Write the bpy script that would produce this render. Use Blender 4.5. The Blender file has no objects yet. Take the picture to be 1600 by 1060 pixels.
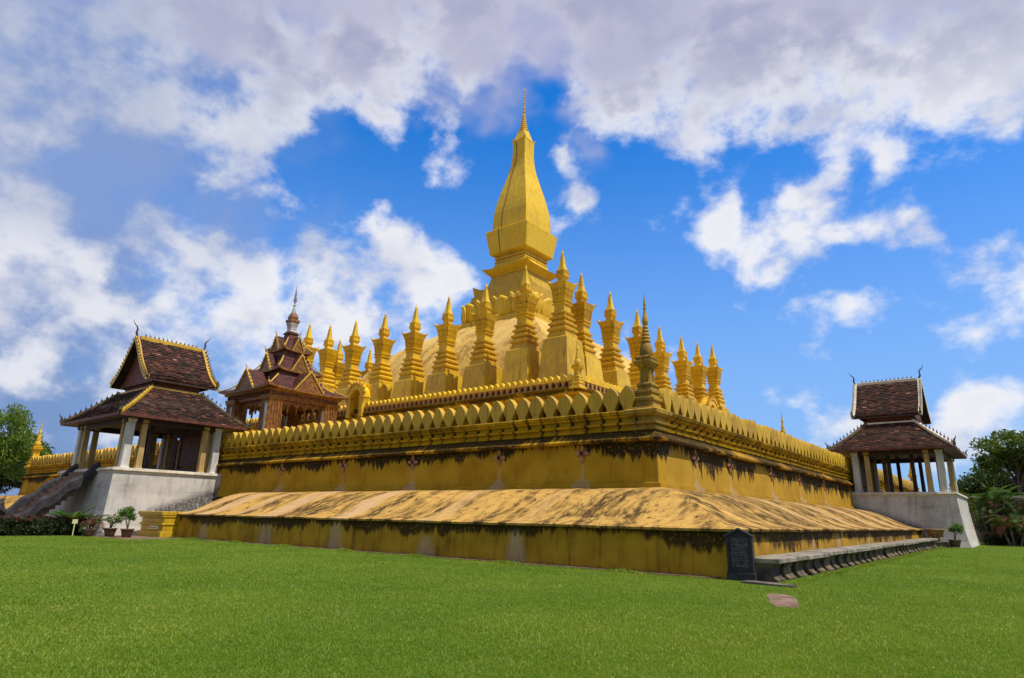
import bpy, math, random
import numpy as np
from mathutils import Vector, Matrix

S = bpy.context.scene
COL = S.collection
random.seed(7)
rng = np.random.default_rng(7)

# ------------------------------------------------------------------ camera
CAM = np.array([45.0469, -56.1441, 1.3942])
cam = bpy.data.cameras.new("camera")
cam.sensor_width = 36.0
cam.lens = 36.0 * 1000.58 / 1600.0
cam.clip_start = 0.1
cam.clip_end = 5000.0
camo = bpy.data.objects.new("camera", cam)
COL.objects.link(camo)
_r = Vector((0.7856, 0.6184, 0.0211)); _u = Vector((0.1505, -0.2241, 0.9629)); _f = Vector((-0.6002, 0.7532, 0.2692))
camo.matrix_world = Matrix(((_r.x, _u.x, -_f.x, CAM[0]), (_r.y, _u.y, -_f.y, CAM[1]), (_r.z, _u.z, -_f.z, CAM[2]), (0, 0, 0, 1)))
S.camera = camo

# ------------------------------------------------------------------ light
SUN_EL = math.radians(63.0)
SUN_AZ = math.radians(8.0)          # measured from +X towards +Y
sun_dir = Vector((math.cos(SUN_EL) * math.cos(SUN_AZ), math.cos(SUN_EL) * math.sin(SUN_AZ), math.sin(SUN_EL)))
sl = bpy.data.lights.new("sun", 'SUN')
sl.energy = 5.0
sl.angle = math.radians(0.5)
sl.color = (1.0, 0.94, 0.84)
so = bpy.data.objects.new("sun", sl)
COL.objects.link(so)
so.rotation_euler = sun_dir.to_track_quat('Z', 'Y').to_euler()
so.location = (60, 0, 80)

S.view_settings.view_transform = 'Standard'
S.view_settings.look = 'None'
S.view_settings.gamma = 1.0
S.view_settings.exposure = 0.0
S.view_settings.use_curve_mapping = False


# ------------------------------------------------------------------ node helper
class G:
    def __init__(self, nt):
        self.nt = nt; self.n = nt.nodes; self.l = nt.links
    def put(self, sock, v):
        if v is None: return
        if isinstance(v, bpy.types.NodeSocket): self.l.new(v, sock)
        else:
            try: sock.default_value = v
            except Exception:
                if hasattr(v, '__len__') and len(v) == 3: sock.default_value = (*v, 1.0)
                else: sock.default_value = (v, v, v)
    def node(self, t, **kw):
        nd = self.n.new(t)
        for k, v in kw.items(): setattr(nd, k, v)
        return nd
    def math(self, op, a, b=None, c=None, clamp=False):
        nd = self.node('ShaderNodeMath', operation=op, use_clamp=clamp)
        self.put(nd.inputs[0], a); self.put(nd.inputs[1], b)
        if c is not None: self.put(nd.inputs[2], c)
        return nd.outputs[0]
    def vmath(self, op, a, b=None, out=0):
        nd = self.node('ShaderNodeVectorMath', operation=op)
        self.put(nd.inputs[0], a)
        if b is not None:
            if op == 'SCALE': self.put(nd.inputs[3], b)
            else: self.put(nd.inputs[1], b)
        return nd.outputs[out]
    def sep(self, v):
        nd = self.node('ShaderNodeSeparateXYZ'); self.put(nd.inputs[0], v); return nd.outputs
    def comb(self, x, y, z):
        nd = self.node('ShaderNodeCombineXYZ')
        self.put(nd.inputs[0], x); self.put(nd.inputs[1], y); self.put(nd.inputs[2], z)
        return nd.outputs[0]
    def noise(self, vec, scale, detail=4, rough=0.55, dist=0.0, col=False):
        nd = self.node('ShaderNodeTexNoise')
        self.put(nd.inputs['Vector'], vec); nd.inputs['Scale'].default_value = scale
        nd.inputs['Detail'].default_value = detail; nd.inputs['Roughness'].default_value = rough
        nd.inputs['Distortion'].default_value = dist
        return nd.outputs['Color' if col else 'Fac']
    def voro(self, vec, scale, feature='F1', out='Distance'):
        nd = self.node('ShaderNodeTexVoronoi', feature=feature)
        self.put(nd.inputs['Vector'], vec); nd.inputs['Scale'].default_value = scale
        return nd.outputs[out]
    def ss(self, v, a, b, lo=0.0, hi=1.0, smooth=True):
        nd = self.node('ShaderNodeMapRange', interpolation_type='SMOOTHSTEP' if smooth else 'LINEAR')
        self.put(nd.inputs[0], v); self.put(nd.inputs[1], a); self.put(nd.inputs[2], b)
        self.put(nd.inputs[3], lo); self.put(nd.inputs[4], hi)
        return nd.outputs[0]
    def mix(self, f, a, b, mode='MIX'):
        nd = self.node('ShaderNodeMix', data_type='RGBA', blend_type=mode)
        self.put(nd.inputs[0], f); self.put(nd.inputs[6], a); self.put(nd.inputs[7], b)
        return nd.outputs[2]
    def bump(self, h, strength=0.3, dist=0.02, normal=None):
        nd = self.node('ShaderNodeBump'); nd.inputs['Strength'].default_value = strength
        nd.inputs['Distance'].default_value = dist
        self.put(nd.inputs['Height'], h)
        if normal is not None: self.put(nd.inputs['Normal'], normal)
        return nd.outputs[0]


# ------------------------------------------------------------------ world: Nishita sky + broken cumulus
W = bpy.data.worlds.new("World")
S.world = W
W.use_nodes = True
W.cycles.sampling_method = 'MANUAL'; W.cycles.sample_map_resolution = 512
wn = W.node_tree; wn.nodes.clear()
g = G(wn)
sky = g.node('ShaderNodeTexSky', sky_type='NISHITA')
sky.sun_disc = False
sky.sun_elevation = SUN_EL
sky.sun_rotation = math.radians(90) - SUN_AZ
sky.altitude = 170
sky.air_density = 1.0; sky.dust_density = 0.6; sky.ozone_density = 2.0
tc = g.node('ShaderNodeTexCoord')
D0 = g.vmath('NORMALIZE', tc.outputs['Generated'])
dxyz = g.sep(D0); dz = dxyz[2]
# where the cumulus masses stand: azimuth from the stupa axis, elevation, radius (degrees), strength.
# The sum is factored into products of azimuth and elevation curves.
CLOUDS = [(40, 31.9, 11, 0.14), (40.4, 26.3, 8.4, 0.1), (36, 23.6, 7.6, 0.06), (29.8, 36.3, 5.5, 0.3), (30.3, 31, 4.2, 0.34), (26.8, 34.8, 3.8, 0.3), (23.3, 31, 3, 0.3), (24.4, 27.5, 3.5, 0.26), (28.2, 28.1, 3.9, 0.26), (38.6, 17.6, 4, 0.4), (35.6, 16.9, 2.6, 0.36), (37.8, 13.8, 4.7, 0.36), (40.3, 18.6, 2.4, 0.3), (34.1, 13.6, 2.7, 0.28), (32.4, 21.5, 1.7, 0.42), (26.5, 20.3, 3, 0.4), (23.4, 20.3, 2.6, 0.36), (24.5, 17.5, 3.6, 0.4), (28.4, 19.9, 1.9, 0.26), (29.5, 15.1, 2.4, 0.36), (28.7, 12.7, 3.4, 0.3), (22.6, 14.3, 3.1, 0.3), (21.3, 24.9, 2.1, 0.18), (16.4, 22.4, 2.4, 0.32), (18.3, 23.2, 2.1, 0.26), (12.5, 24.5, 2.2, 0.32), (13.9, 26, 1.6, 0.22), (9.9, 21.4, 3.4, 0.42), (14.5, 19.9, 3.9, 0.45), (10.8, 17.9, 4.5, 0.45), (16.6, 18, 2.7, 0.36), (6.2, 20.5, 2.8, 0.32), (17.3, 14.6, 3.2, 0.32), (3.8, 20.1, 1.7, 0.22), (21.5, 38, 3.3, 0.36), (16.3, 37, 4.5, 0.4), (11.4, 38.6, 3.5, 0.36), (13.6, 34.9, 2.6, 0.3), (7.3, 37.6, 2.3, 0.22), (23.1, 33.8, 1.9, 0.2), (7.7, 42.3, 5.9, 0.36), (-0.6, 41.7, 5, 0.36), (-9.5, 41.5, 5.9, 0.4), (-19.1, 39.9, 6.6, 0.42), (-27.7, 37.4, 6.2, 0.42), (-35.2, 35.7, 5.7, 0.42), (-41.6, 33.5, 5.2, 0.42), (-10, 36.7, 2.8, 0.36), (-13.7, 34.9, 3.3, 0.36), (-17.9, 32.4, 2.8, 0.36), (-18.2, 29.7, 1.3, 0.34), (-23.9, 34.4, 4.3, 0.36), (-29.7, 32.7, 4, 0.32), (-35.4, 31.6, 3.3, 0.36), (-40.5, 30.4, 3.9, 0.4), (-41.6, 27.8, 1.9, 0.26), (7.6, 32.4, 1.1, 0.4), (7.2, 35.3, 1.5, 0.24), (-4.7, 31.3, 1.7, 0.38), (-6.6, 28.5, 2.1, 0.42), (-8.1, 27.1, 1.6, 0.34), (-3.4, 32.6, 1.3, 0.22), (-27.3, 26.3, 2.3, 0.42), (-29, 27.9, 1.6, 0.36), (-25.8, 26.6, 1.5, 0.3), (-32.9, 27.2, 1.4, 0.38), (-27.4, 22.7, 2.9, 0.44), (-30.4, 23.2, 2.3, 0.36), (-34.8, 22.1, 2.3, 0.44), (-33, 21.6, 1.8, 0.32), (-24.2, 21.4, 2.7, 0.36), (-19.7, 25.9, 1.8, 0.36), (-19.5, 23.8, 2.2, 0.36), (-22, 21.3, 2, 0.32), (-38.4, 18.6, 2.9, 0.34), (-40.4, 18.7, 2, 0.36), (-36, 18.5, 1.7, 0.2), (-41.2, 23, 1, 0.38), (-35.1, 7, 2.5, 0.42), (-37.4, 7.3, 2, 0.38), (-36.1, 8.3, 1.7, 0.38), (-38.7, 8.4, 1.6, 0.26), (-25.7, 6.4, 1.9, 0.22), (-34.2, 5.6, 2.5, 0.3), (36.5, 6.8, 7.2, 0.14), (25.5, 10, 6, 0.16), (-48.1, 29.1, 6.7, 0.38), (-44.9, 13.3, 4.2, 0.3), (47.9, 25.5, 9.2, 0.28), (44.9, 12.4, 5.9, 0.3), (27.7, 44.8, 11.1, 0.3), (-13.2, 48, 11.6, 0.36), (-41.4, 42.2, 9.3, 0.36), (48.9, 35.2, 8.9, 0.25), (0.5, 34.4, 3.7, -0.25), (-2, 37.4, 2.6, -0.25), (15.5, 30, 4.2, -0.22), (1.6, 28.5, 3.9, -0.2), (-11.9, 22.8, 6, -0.2), (20.5, 19.1, 1, -0.15), (-19.8, 13.5, 6.2, -0.2), (20.7, 28.7, 2.3, -0.15), (37.5, 22.6, 4.8, -0.22), (32.7, 25.5, 2.7, -0.15)]
AZR, EL0, EL1, NP = 66.0, -6.0, 76.0, 84
_az = np.linspace(-AZR, AZR, 180); _el = np.linspace(EL0, EL1, 140)
_A, _E = np.meshgrid(_az, _el, indexing='ij')
cov = np.zeros_like(_A)
for a, e, r, w in CLOUDS:
    dd = np.hypot((_A - a) * np.cos(np.radians((_E + e) / 2)), _E - e)
    cov = cov + w * np.exp(-(dd / (r * 0.80)) ** 2)
cov = np.where(cov > 0, 0.36 * np.tanh(np.maximum(cov, 0) / 0.36), cov)
U_, S_, V_ = np.linalg.svd(cov, full_matrices=False)
az = g.math('ARCTAN2', dxyz[1], dxyz[0])
az = g.math('WRAP', g.math('SUBTRACT', az, math.radians(128.5)), math.pi, -math.pi)
el = g.math('ARCSINE', dz)
warp = g.noise(D0, 9.0, 3, 0.6, col=True)
wv = g.sep(g.vmath('SUBTRACT', warp, (0.5, 0.5, 0.5)))
WP = 0.07
ta = g.math('MULTIPLY', g.math('ADD', az, g.math('MULTIPLY', wv[0], WP)), 1.0 / math.radians(AZR))
te = g.math('ADD', el, g.math('MULTIPLY', wv[1], WP))
te = g.ss(te, math.radians(EL0), math.radians(EL1), -1.0, 1.0, smooth=False)
va = g.comb(ta, ta, ta); ve = g.comb(te, te, te)
def vcurve(vec, tabs, xs_):
    nd = g.node('ShaderNodeVectorCurve'); g.put(nd.inputs['Vector'], vec); nd.inputs['Fac'].default_value = 1.0
    cm = nd.mapping
    for ci in range(3):
        c = cm.curves[ci]; tab = tabs[ci]
        while len(c.points) > 2: c.points.remove(c.points[0])
        t_ = np.linspace(-1, 1, NP); y = np.interp(t_, np.linspace(-1, 1, len(xs_)), tab)
        c.points[0].location = (-1, y[0]); c.points[-1].location = (1, y[-1])
        for k in range(1, NP - 1): c.points.new(float(t_[k]), float(y[k]))
    cm.update()
    return nd.outputs[0]
cover = None
for k in range(0, 15, 3):
    fa = [U_[:, k + i] / np.abs(U_[:, k + i]).max() for i in range(3)]
    fe = [V_[k + i] / np.abs(V_[k + i]).max() for i in range(3)]
    wt = [float(S_[k + i] * np.abs(U_[:, k + i]).max() * np.abs(V_[k + i]).max()) for i in range(3)]
    pr_ = g.vmath('DOT_PRODUCT', g.vmath('MULTIPLY', vcurve(va, fa, _az), tuple(wt)), vcurve(ve, fe, _el), out=1)
    cover = pr_ if cover is None else g.math('ADD', cover, pr_)
# the same broken cover goes on all round outside the view
behind = g.ss(g.math('ABSOLUTE', az), math.radians(46), math.radians(62), 0.0, 1.0)
behind = g.math('MAXIMUM', behind, g.ss(el, math.radians(52), math.radians(70)))
big = g.ss(g.noise(D0, 2.2, 2, 0.5), 0.40, 0.62, -0.05, 0.36)
cover = g.math('ADD', g.math('MULTIPLY', cover, g.math('SUBTRACT', 1.0, behind)), g.math('MULTIPLY', big, behind))
Pc = g.vmath('MULTIPLY', D0, (1.0, 1.0, 1.35))
n1 = g.noise(Pc, 8.0, 9, 0.585, 0.08)
n2 = g.noise(g.vmath('ADD', Pc, (0.020, 0.0, 0.034)), 8.5, 3, 0.52, 0.0)
dens = g.math('ADD', g.math('MULTIPLY', g.math('SUBTRACT', n1, 0.5), 1.4), g.math('SUBTRACT', cover, 0.125))
alpha = g.ss(dens, -0.06, 0.26)
lit = g.ss(g.math('SUBTRACT', n1, n2), -0.17, 0.10)
thick = g.ss(dens, 0.08, 0.42)
high = g.ss(el, math.radians(24), math.radians(40))
shade = g.math('MULTIPLY', thick, g.math('ADD', 0.14, g.math('MULTIPLY', high, 0.80)))
west = g.ss(g.math('ADD', g.math('MULTIPLY', az, 1.0), g.math('MULTIPLY', wv[2], 0.5)), math.radians(15), math.radians(38), 0.0, 0.88)
veil = g.math('MULTIPLY', west, g.ss(el, math.radians(-2), math.radians(45), 0.75, 1.0))
k_ = 10.0
white = (.92 * k_, .92 * k_, .95 * k_, 1); grey = (.34 * k_, .36 * k_, .54 * k_, 1); blueg = (.27 * k_, .36 * k_, .62 * k_, 1)
ccol = g.mix(g.math('MULTIPLY', g.math('SUBTRACT', 1.0, lit), 0.55), white, (.50 * k_, .54 * k_, .70 * k_, 1))
ccol = g.mix(shade, ccol, grey)
ccol = g.mix(g.math('MULTIPLY', g.math('MULTIPLY', veil, g.ss(el, math.radians(17.5), math.radians(21), 0.30, 1.0)), g.ss(dens, 0.05, 0.45, 1.0, 0.62)), ccol, (.36 * k_, .43 * k_, .62 * k_, 1))
blue = g.mix(1.0, sky.outputs[0], (0.11, 1.12, 2.2, 1), 'MULTIPLY')
haze = g.ss(el, math.radians(-4), math.radians(38), 0.92, 0.0)
base = g.mix(haze, blue, (.34 * k_, .51 * k_, .82 * k_, 1))
base = g.mix(veil, base, g.mix(g.ss(el, math.radians(4), math.radians(26)), (.155 * k_, .215 * k_, .41 * k_, 1), blueg))
# thin violet-grey sheet high above the cumulus
sheet = g.ss(g.math('ADD', el, g.math('MULTIPLY', g.math('SUBTRACT', n2, 0.5), 0.42)), math.radians(32), math.radians(41), 0.0, 0.93)
sheet = g.math('MULTIPLY', sheet, g.ss(el, math.radians(54), math.radians(70), 1.0, 0.35))
base = g.mix(sheet, base, (.46 * k_, .47 * k_, .66 * k_, 1))
ccol = g.mix(g.math('MULTIPLY', sheet, 0.74), ccol, (.42 * k_, .42 * k_, .60 * k_, 1))
fin = g.mix(g.math('MULTIPLY', alpha, 0.97), base, ccol)
bg = g.node('ShaderNodeBackground'); bg.inputs['Strength'].default_value = 0.1
wn.links.new(fin, bg.inputs['Color'])
wo = g.node('ShaderNodeOutputWorld'); wn.links.new(bg.outputs[0], wo.inputs['Surface'])

# ------------------------------------------------------------------ materials
MATS = {}
def newmat(name, rough=0.6, spec=0.3):
    m = bpy.data.materials.new(name); m.use_nodes = True
    nt = m.node_tree; b = nt.nodes['Principled BSDF']
    b.inputs['Roughness'].default_value = rough
    b.inputs['Specular IOR Level'].default_value = spec
    MATS[name] = m
    return m, G(nt), b
def wpos(g): return g.node('ShaderNodeNewGeometry').outputs['Position']
def uvm(g):
    return g.node('ShaderNodeTexCoord').outputs['UV']

def plain(name, c1, c2, scale=3.0, rough=0.7, spec=0.25, bump=0.3, bd=0.01, stretch=(1, 1, 1), fine=30, contrast=(0.35, 0.65)):
    m, g, b = newmat(name, rough, spec)
    P = g.vmath('MULTIPLY', wpos(g), stretch)
    n = g.noise(P, scale, 6, 0.6)
    f = g.noise(P, fine, 4, 0.6)
    c = g.mix(g.ss(n, *contrast), (*c1, 1), (*c2, 1))
    c = g.mix(g.ss(f, 0.3, 0.75, 0.0, 0.35), c, g.mix(1.0, c, (0.6, 0.6, 0.6, 1), 'MULTIPLY'))
    g.put(b.inputs['Base Color'], c)
    g.put(b.inputs['Normal'], g.bump(g.math('ADD', f, g.math('MULTIPLY', n, 2.0)), bump, bd))
    return m

def gold(name, c1, c2, dirt=0.5, rough=0.42, dirtcol=(0.10, 0.075, 0.02)):
    m, g, b = newmat(name, rough, 0.38)
    P = wpos(g)
    rnd = g.node('ShaderNodeObjectInfo').outputs['Random']
    n = g.math('ADD', g.math('MULTIPLY', g.noise(P, 0.9, 5, 0.6), 0.75), g.math('MULTIPLY', rnd, 0.25))
    st = g.noise(g.vmath('MULTIPLY', P, (3.2, 3.2, 0.35)), 1.0, 6, 0.65)
    fi = g.noise(P, 14, 5, 0.65)
    c = g.mix(g.ss(n, 0.3, 0.7), (*c1, 1), (*c2, 1))
    st2 = g.noise(g.vmath('MULTIPLY', P, (7.0, 7.0, 0.5)), 1.0, 5, 0.65)
    c = g.mix(g.ss(st, 0.50, 0.70, 0.0, dirt * 0.75), c, (c2[0] * .45, c2[1] * .42, c2[2], 1))
    c = g.mix(g.ss(st2, 0.56, 0.68, 0.0, dirt * 0.8), c, (*dirtcol, 1))
    c = g.mix(g.ss(fi, 0.56, 0.72, 0.0, dirt * 0.7), c, (*dirtcol, 1))
    g.put(b.inputs['Base Color'], c)
    g.put(b.inputs['Roughness'], g.ss(fi, 0.2, 0.8, rough - 0.08, rough + 0.2))
    g.put(b.inputs['Normal'], g.bump(g.math('ADD', g.noise(P, 5, 5, 0.6), g.math('MULTIPLY', fi, 0.3)), 0.35, 0.03))
    return m

gold('gold_paint', (0.76, 0.480, 0.007), (0.63, 0.375, 0.005), 0.50)
gold('gold_aged', (0.70, 0.44, 0.013), (0.50, 0.295, 0.008), 0.75)
gold('gold_ornament', (0.74, 0.455, 0.008), (0.57, 0.315, 0.005), 0.66, 0.42, (0.10, 0.04, 0.006))
gold('gold_mossy', (0.44, 0.25, 0.012), (0.22, 0.125, 0.012), 0.95, 0.7, (0.026, 0.020, 0.008))
gold('merlon_gold', (0.56, 0.335, 0.010), (0.42, 0.24, 0.008), 0.75, 0.5)
gold('gold_trim', (0.60, 0.37, 0.03), (0.45, 0.26, 0.02), 0.45, 0.4)

def stained(name, ztop, reach, c1, c2, amount=1.0, low=None, drips=None, eside=1.0, streak=0.28, basemold=0.0, patch=0.0, pale=None, seed=0.0, reach_uneven=1.0, fade=0.16, spots=0.25):
    """plaster whose uv is (metres along, height z): black mould hanging from ztop, rust, pale lime runs"""
    m, g, b = newmat(name, 0.85, 0.06)
    uv = g.sep(uvm(g)); u = g.math('ADD', uv[0], seed); v = uv[1]
    n = g.noise(g.comb(u, v, 0.0), 0.8, 6, 0.6)
    c = g.mix(g.ss(n, 0.3, 0.7), (*c1, 1), (*c2, 1))
    vs = g.noise(g.comb(g.math('MULTIPLY', u, 3.0), g.math('MULTIPLY', v, 0.30), 3.1), 1.0, 7, 0.66)
    c = g.mix(g.ss(g.math('ADD', g.math('MULTIPLY', vs, 0.75), g.math('MULTIPLY', n, 0.25)), 0.48, 0.66, 0.0, streak), c, (0.085, 0.050, 0.010, 1))
    # mould drips
    lo = g.noise(g.comb(g.math('MULTIPLY', u, 0.33), 7.7, 0.0), 1.0, 3, 0.6)
    hi = g.noise(g.comb(g.math('MULTIPLY', u, 4.5), g.math('MULTIPLY', v, 0.55), 1.3), 1.0, 6, 0.65)
    ln = g.math('MULTIPLY', g.math('ADD', g.math('ADD', basemold, g.math('MULTIPLY', g.ss(lo, 0.33, 0.68), reach_uneven)), g.math('MULTIPLY', g.math('SUBTRACT', hi, 0.42), 2.3)), reach)
    if eside != 1.0:
        ln = g.math('MULTIPLY', ln, g.ss(uv[0], -3.0, 0.4, eside, 1.0))
    dp = g.math('SUBTRACT', ztop, v)
    mold = g.ss(g.math('SUBTRACT', ln, dp), -fade * 0.5, fade * 0.8, 0.0, amount)
    brk = g.noise(g.comb(u, v, 5.0), 9.0, 6, 0.7)
    mold = g.math('MULTIPLY', mold, g.ss(brk, 0.30, 0.50, 0.25, 1.0))
    run = g.noise(g.comb(g.math('MULTIPLY', u, 13.0), g.math('MULTIPLY', v, 0.5), 15.0), 1.0, 4, 0.6)
    mold = g.math('MAXIMUM', mold, g.math('MULTIPLY', g.ss(run, 0.60, 0.72, 0.0, min(0.9, streak * 1.3)), g.ss(n, 0.40, 0.62)))
    # isolated mould blots
    bl = g.noise(g.comb(g.math('MULTIPLY', u, 1.7), g.math('MULTIPLY', v, 1.0), 11.0), 1.0, 7, 0.68)
    mold = g.math('MAXIMUM', mold, g.ss(bl, 0.66, 0.74, 0.0, spots * 2.6))
    if eside != 1.0:
        c = g.mix(g.ss(uv[0], -0.3, 0.0, 0.30, 0.0, smooth=False), c, (0.36, 0.20, 0.045, 1))
    if pale:
        # lime washed patches: a list of centres along u, half width, height they reach
        for (pu, hw, zt, zb, k) in pale:
            du = g.math('ABSOLUTE', g.math('SUBTRACT', uv[0], pu))
            wob = g.math('MULTIPLY', g.math('SUBTRACT', brk, 0.5), hw * 1.3)
            tri = g.ss(v, zb, zt, hw, hw * 0.55) if k > 0 else g.ss(v, zb, zb + 0.42, hw, 0.055)
            mk = g.ss(g.math('SUBTRACT', tri, g.math('ADD', du, g.math('MULTIPLY', wob, 1.0 if k > 0 else 0.3))), -0.04, 0.20 if k > 0 else 0.05, 0.0, 0.70)
            mk = g.math('MULTIPLY', mk, g.ss(v, zt - 0.3, zt + 0.05, 1.0, 0.0))
            mk = g.math('MULTIPLY', mk, g.ss(vs, 0.30, 0.55, 1.0, 0.55))
            c = g.mix(mk, c, (0.42, 0.31, 0.22, 1))
    if drips:
        # black runs below every gap between the merlons
        fr = g.math('ABSOLUTE', g.math('SUBTRACT', g.math('FRACT', g.math('ADD', g.math('DIVIDE', uv[0], drips), 0.5 - (34.5 - 33.57) / drips + 0.5)), 0.5))
        dr = g.math('MULTIPLY', g.ss(g.math('ADD', fr, g.math('MULTIPLY', g.math('SUBTRACT', hi, 0.5), 0.35)), 0.03, 0.17, 1.0, 0.0), g.ss(g.noise(g.comb(g.math('MULTIPLY', u, 0.9), v, 8.0), 1.0, 4, 0.6), 0.36, 0.56))
        mold = g.math('MAXIMUM', mold, g.math('MULTIPLY', dr, 0.85))
    c = g.mix(mold, c, g.mix(g.ss(brk, 0.4, 0.7), (0.016, 0.011, 0.006, 1), (0.045, 0.030, 0.012, 1)))
    if low is not None:
        lowm = g.ss(g.math('ADD', g.math('SUBTRACT', low, v), g.math('MULTIPLY', g.math('SUBTRACT', hi, 0.5), 0.35)), -0.05, 0.16, 0.0, 0.75)
        c = g.mix(lowm, c, (0.05, 0.032, 0.016, 1))
    g.put(b.inputs['Base Color'], c)
    g.put(b.inputs['Roughness'], g.ss(n, 0.2, 0.8, 0.55, 0.9))
    h = g.math('ADD', g.math('MULTIPLY', n, 1.5), g.math('ADD', g.math('MULTIPLY', brk, 0.25), g.math('MULTIPLY', vs, 0.4)))
    g.put(b.inputs['Normal'], g.bump(h, 0.35, 0.04))
    return m

YW1, YW2 = (0.45, 0.262, 0.016), (0.35, 0.188, 0.010)
stained('wall_lower_plaster', 4.32, 0.62, YW1, YW2, 1.0, low=None, spots=0.20, eside=1.75,
        pale=[(34.5 - x, 0.42, 3.75, 2.62, 0) for x in (31.62, 27.49, 22.16, 16.93, 11.21)] + [(-(y + 34.5), 0.42, 3.75, 2.62, 0) for y in (-31.4, -27.62, -21.76, -16.61, -11.06)])
stained('wall_cornice_plaster', 4.66, 0.62, (0.48, 0.265, 0.014), (0.32, 0.165, 0.012), 0.96, seed=13.0, spots=0.40, fade=0.25, eside=1.5)
stained('wall_top_plaster', 5.40, 0.26, (0.53, 0.300, 0.010), (0.38, 0.200, 0.010), 0.8, seed=29.0, spots=0.34, fade=0.3, drips=0.715)
stained('plinth_plaster', 1.27, 0.46, (0.46, 0.265, 0.018), (0.32, 0.165, 0.012), 0.95, low=0.07, spots=0.34, reach_uneven=0.9, eside=1.25, streak=0.65, basemold=0.22,
        pale=[(7.24, 0.5, 1.3, 0.0, 1), (11.37, 0.55, 0.8, 0.0, 1), (16.7, 0.6, 1.2, 0.0, 1), (21.93, 0.75, 1.3, 0.0, 1), (27.65, 0.55, 1.1, 0.0, 1),
              (-7.46, 0.35, 1.3, 0.0, 1), (-11.24, 0.5, 1.3, 0.0, 1), (-17.1, 0.6, 1.4, 0.0, 1), (-22.25, 0.7, 1.4, 0.0, 1), (-27.8, 0.8, 1.4, 0.0, 1)])
stained('wall_second_plaster', 9.5, 0.4, (0.54, 0.31, 0.015), (0.41, 0.22, 0.012), 0.8, seed=51.0, spots=0.2)

def apron_mat(name, c1, c2, c3, dark=0.8, usc=1.0, vlen=4.3, pinkamt=0.55, runs=None):
    """weathered sloping plaster, uv = (metres along, metres up the slope)"""
    m, g, b = newmat(name, 0.9, 0.05)
    uv = g.sep(uvm(g)); u = g.math('MULTIPLY', uv[0], usc); v = uv[1]
    wob = g.math('MULTIPLY', g.math('SUBTRACT', g.noise(g.comb(g.math('MULTIPLY', u, 0.5), g.math('MULTIPLY', v, 0.35), 0.0), 1.0, 3, 0.5), 0.5), 1.2)
    u = g.math('ADD', u, wob)
    s1 = g.noise(g.comb(g.math('MULTIPLY', u, 0.95), g.math('MULTIPLY', v, 0.26), 2.0), 1.0, 9, 0.70)
    if runs:
        s2 = None
        uw = g.math('ADD', uv[0], g.math('MULTIPLY', wob, 0.6))
        for ru, hw, k in runs:
            e = g.math('ABSOLUTE', g.math('SUBTRACT', uw, ru))
            e = g.math('MULTIPLY', g.ss(g.math('ADD', e, g.math('MULTIPLY', g.math('SUBTRACT', s1, 0.5), 1.1)), hw * 0.35, hw * 1.25, 1.0, 0.0), k)
            s2 = e if s2 is None else g.math('MAXIMUM', s2, e)
        s2 = g.math('ADD', 0.46, g.math('MULTIPLY', s2, 0.22))
    else:
        s2 = g.noise(g.comb(g.math('MULTIPLY', u, 0.55), g.math('MULTIPLY', v, 0.05), 9.0), 1.0, 3, 0.55)
    s3 = g.noise(g.comb(g.math('MULTIPLY', u, 4.2), g.math('MULTIPLY', v, 1.7), 4.0), 1.0, 9, 0.74)
    bl = g.noise(g.comb(u, v, 21.0), 2.2, 8, 0.72)
    c = g.mix(g.ss(bl, 0.35, 0.65), (*c1, 1), (*c2, 1))
    c = g.mix(g.ss(s2, 0.52, 0.66, 0.0, pinkamt), c, (*c3, 1))
    dk = g.math('MULTIPLY', g.ss(g.math('ADD', s1, g.ss(uv[0], -2.0, 1.5, 0.07, 0.0) if runs else 0.0), 0.44, 0.58, 0.0, dark), g.ss(s3, 0.41, 0.53, 0.14, 1.0))
    dk = g.math('MULTIPLY', dk, g.ss(s2, 0.50, 0.62, 1.0, 0.40))
    dk = g.math('MAXIMUM', dk, g.math('MULTIPLY', g.ss(s3, 0.56, 0.62, 0.0, dark), g.ss(s2, 0.50, 0.64, 1.0, 0.15)))
    dk = g.math('MAXIMUM', dk, g.math('MULTIPLY', g.ss(bl, 0.55, 0.68, 0.0, dark * 0.9), g.ss(s2, 0.50, 0.64, 1.0, 0.2)))
    c = g.mix(dk, c, (0.055, 0.034, 0.016, 1))
    g.put(b.inputs['Base Color'], c)
    g.put(b.inputs['Normal'], g.bump(g.math('ADD', g.math('MULTIPLY', s1, 1.3), g.math('ADD', s3, bl)), 0.5, 0.05))
    return m
apron_mat('apron_plaster', (0.54, 0.325, 0.085), (0.44, 0.245, 0.058), (0.52, 0.33, 0.17), 0.95, pinkamt=0.75,
          runs=[(7.24, .45, .5), (11.37, .6, .6), (16.7, .8, .95), (21.93, .9, 1.0), (25.0, .5, .7), (27.65, .8, 1.0), (29.6, .4, .8), (-7.46, .5, .6), (-11.24, .7, .8), (-14.5, .3, .6), (-17.1, .8, .9), (-22.25, .9, 1.0), (-27.8, 1.0, 1.0), (-32, .8, 1.0)])
apron_mat('dome_plaster', (0.64, 0.41, 0.105), (0.55, 0.33, 0.075), (0.64, 0.43, 0.15), 0.62, 0.8, 14)

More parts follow.
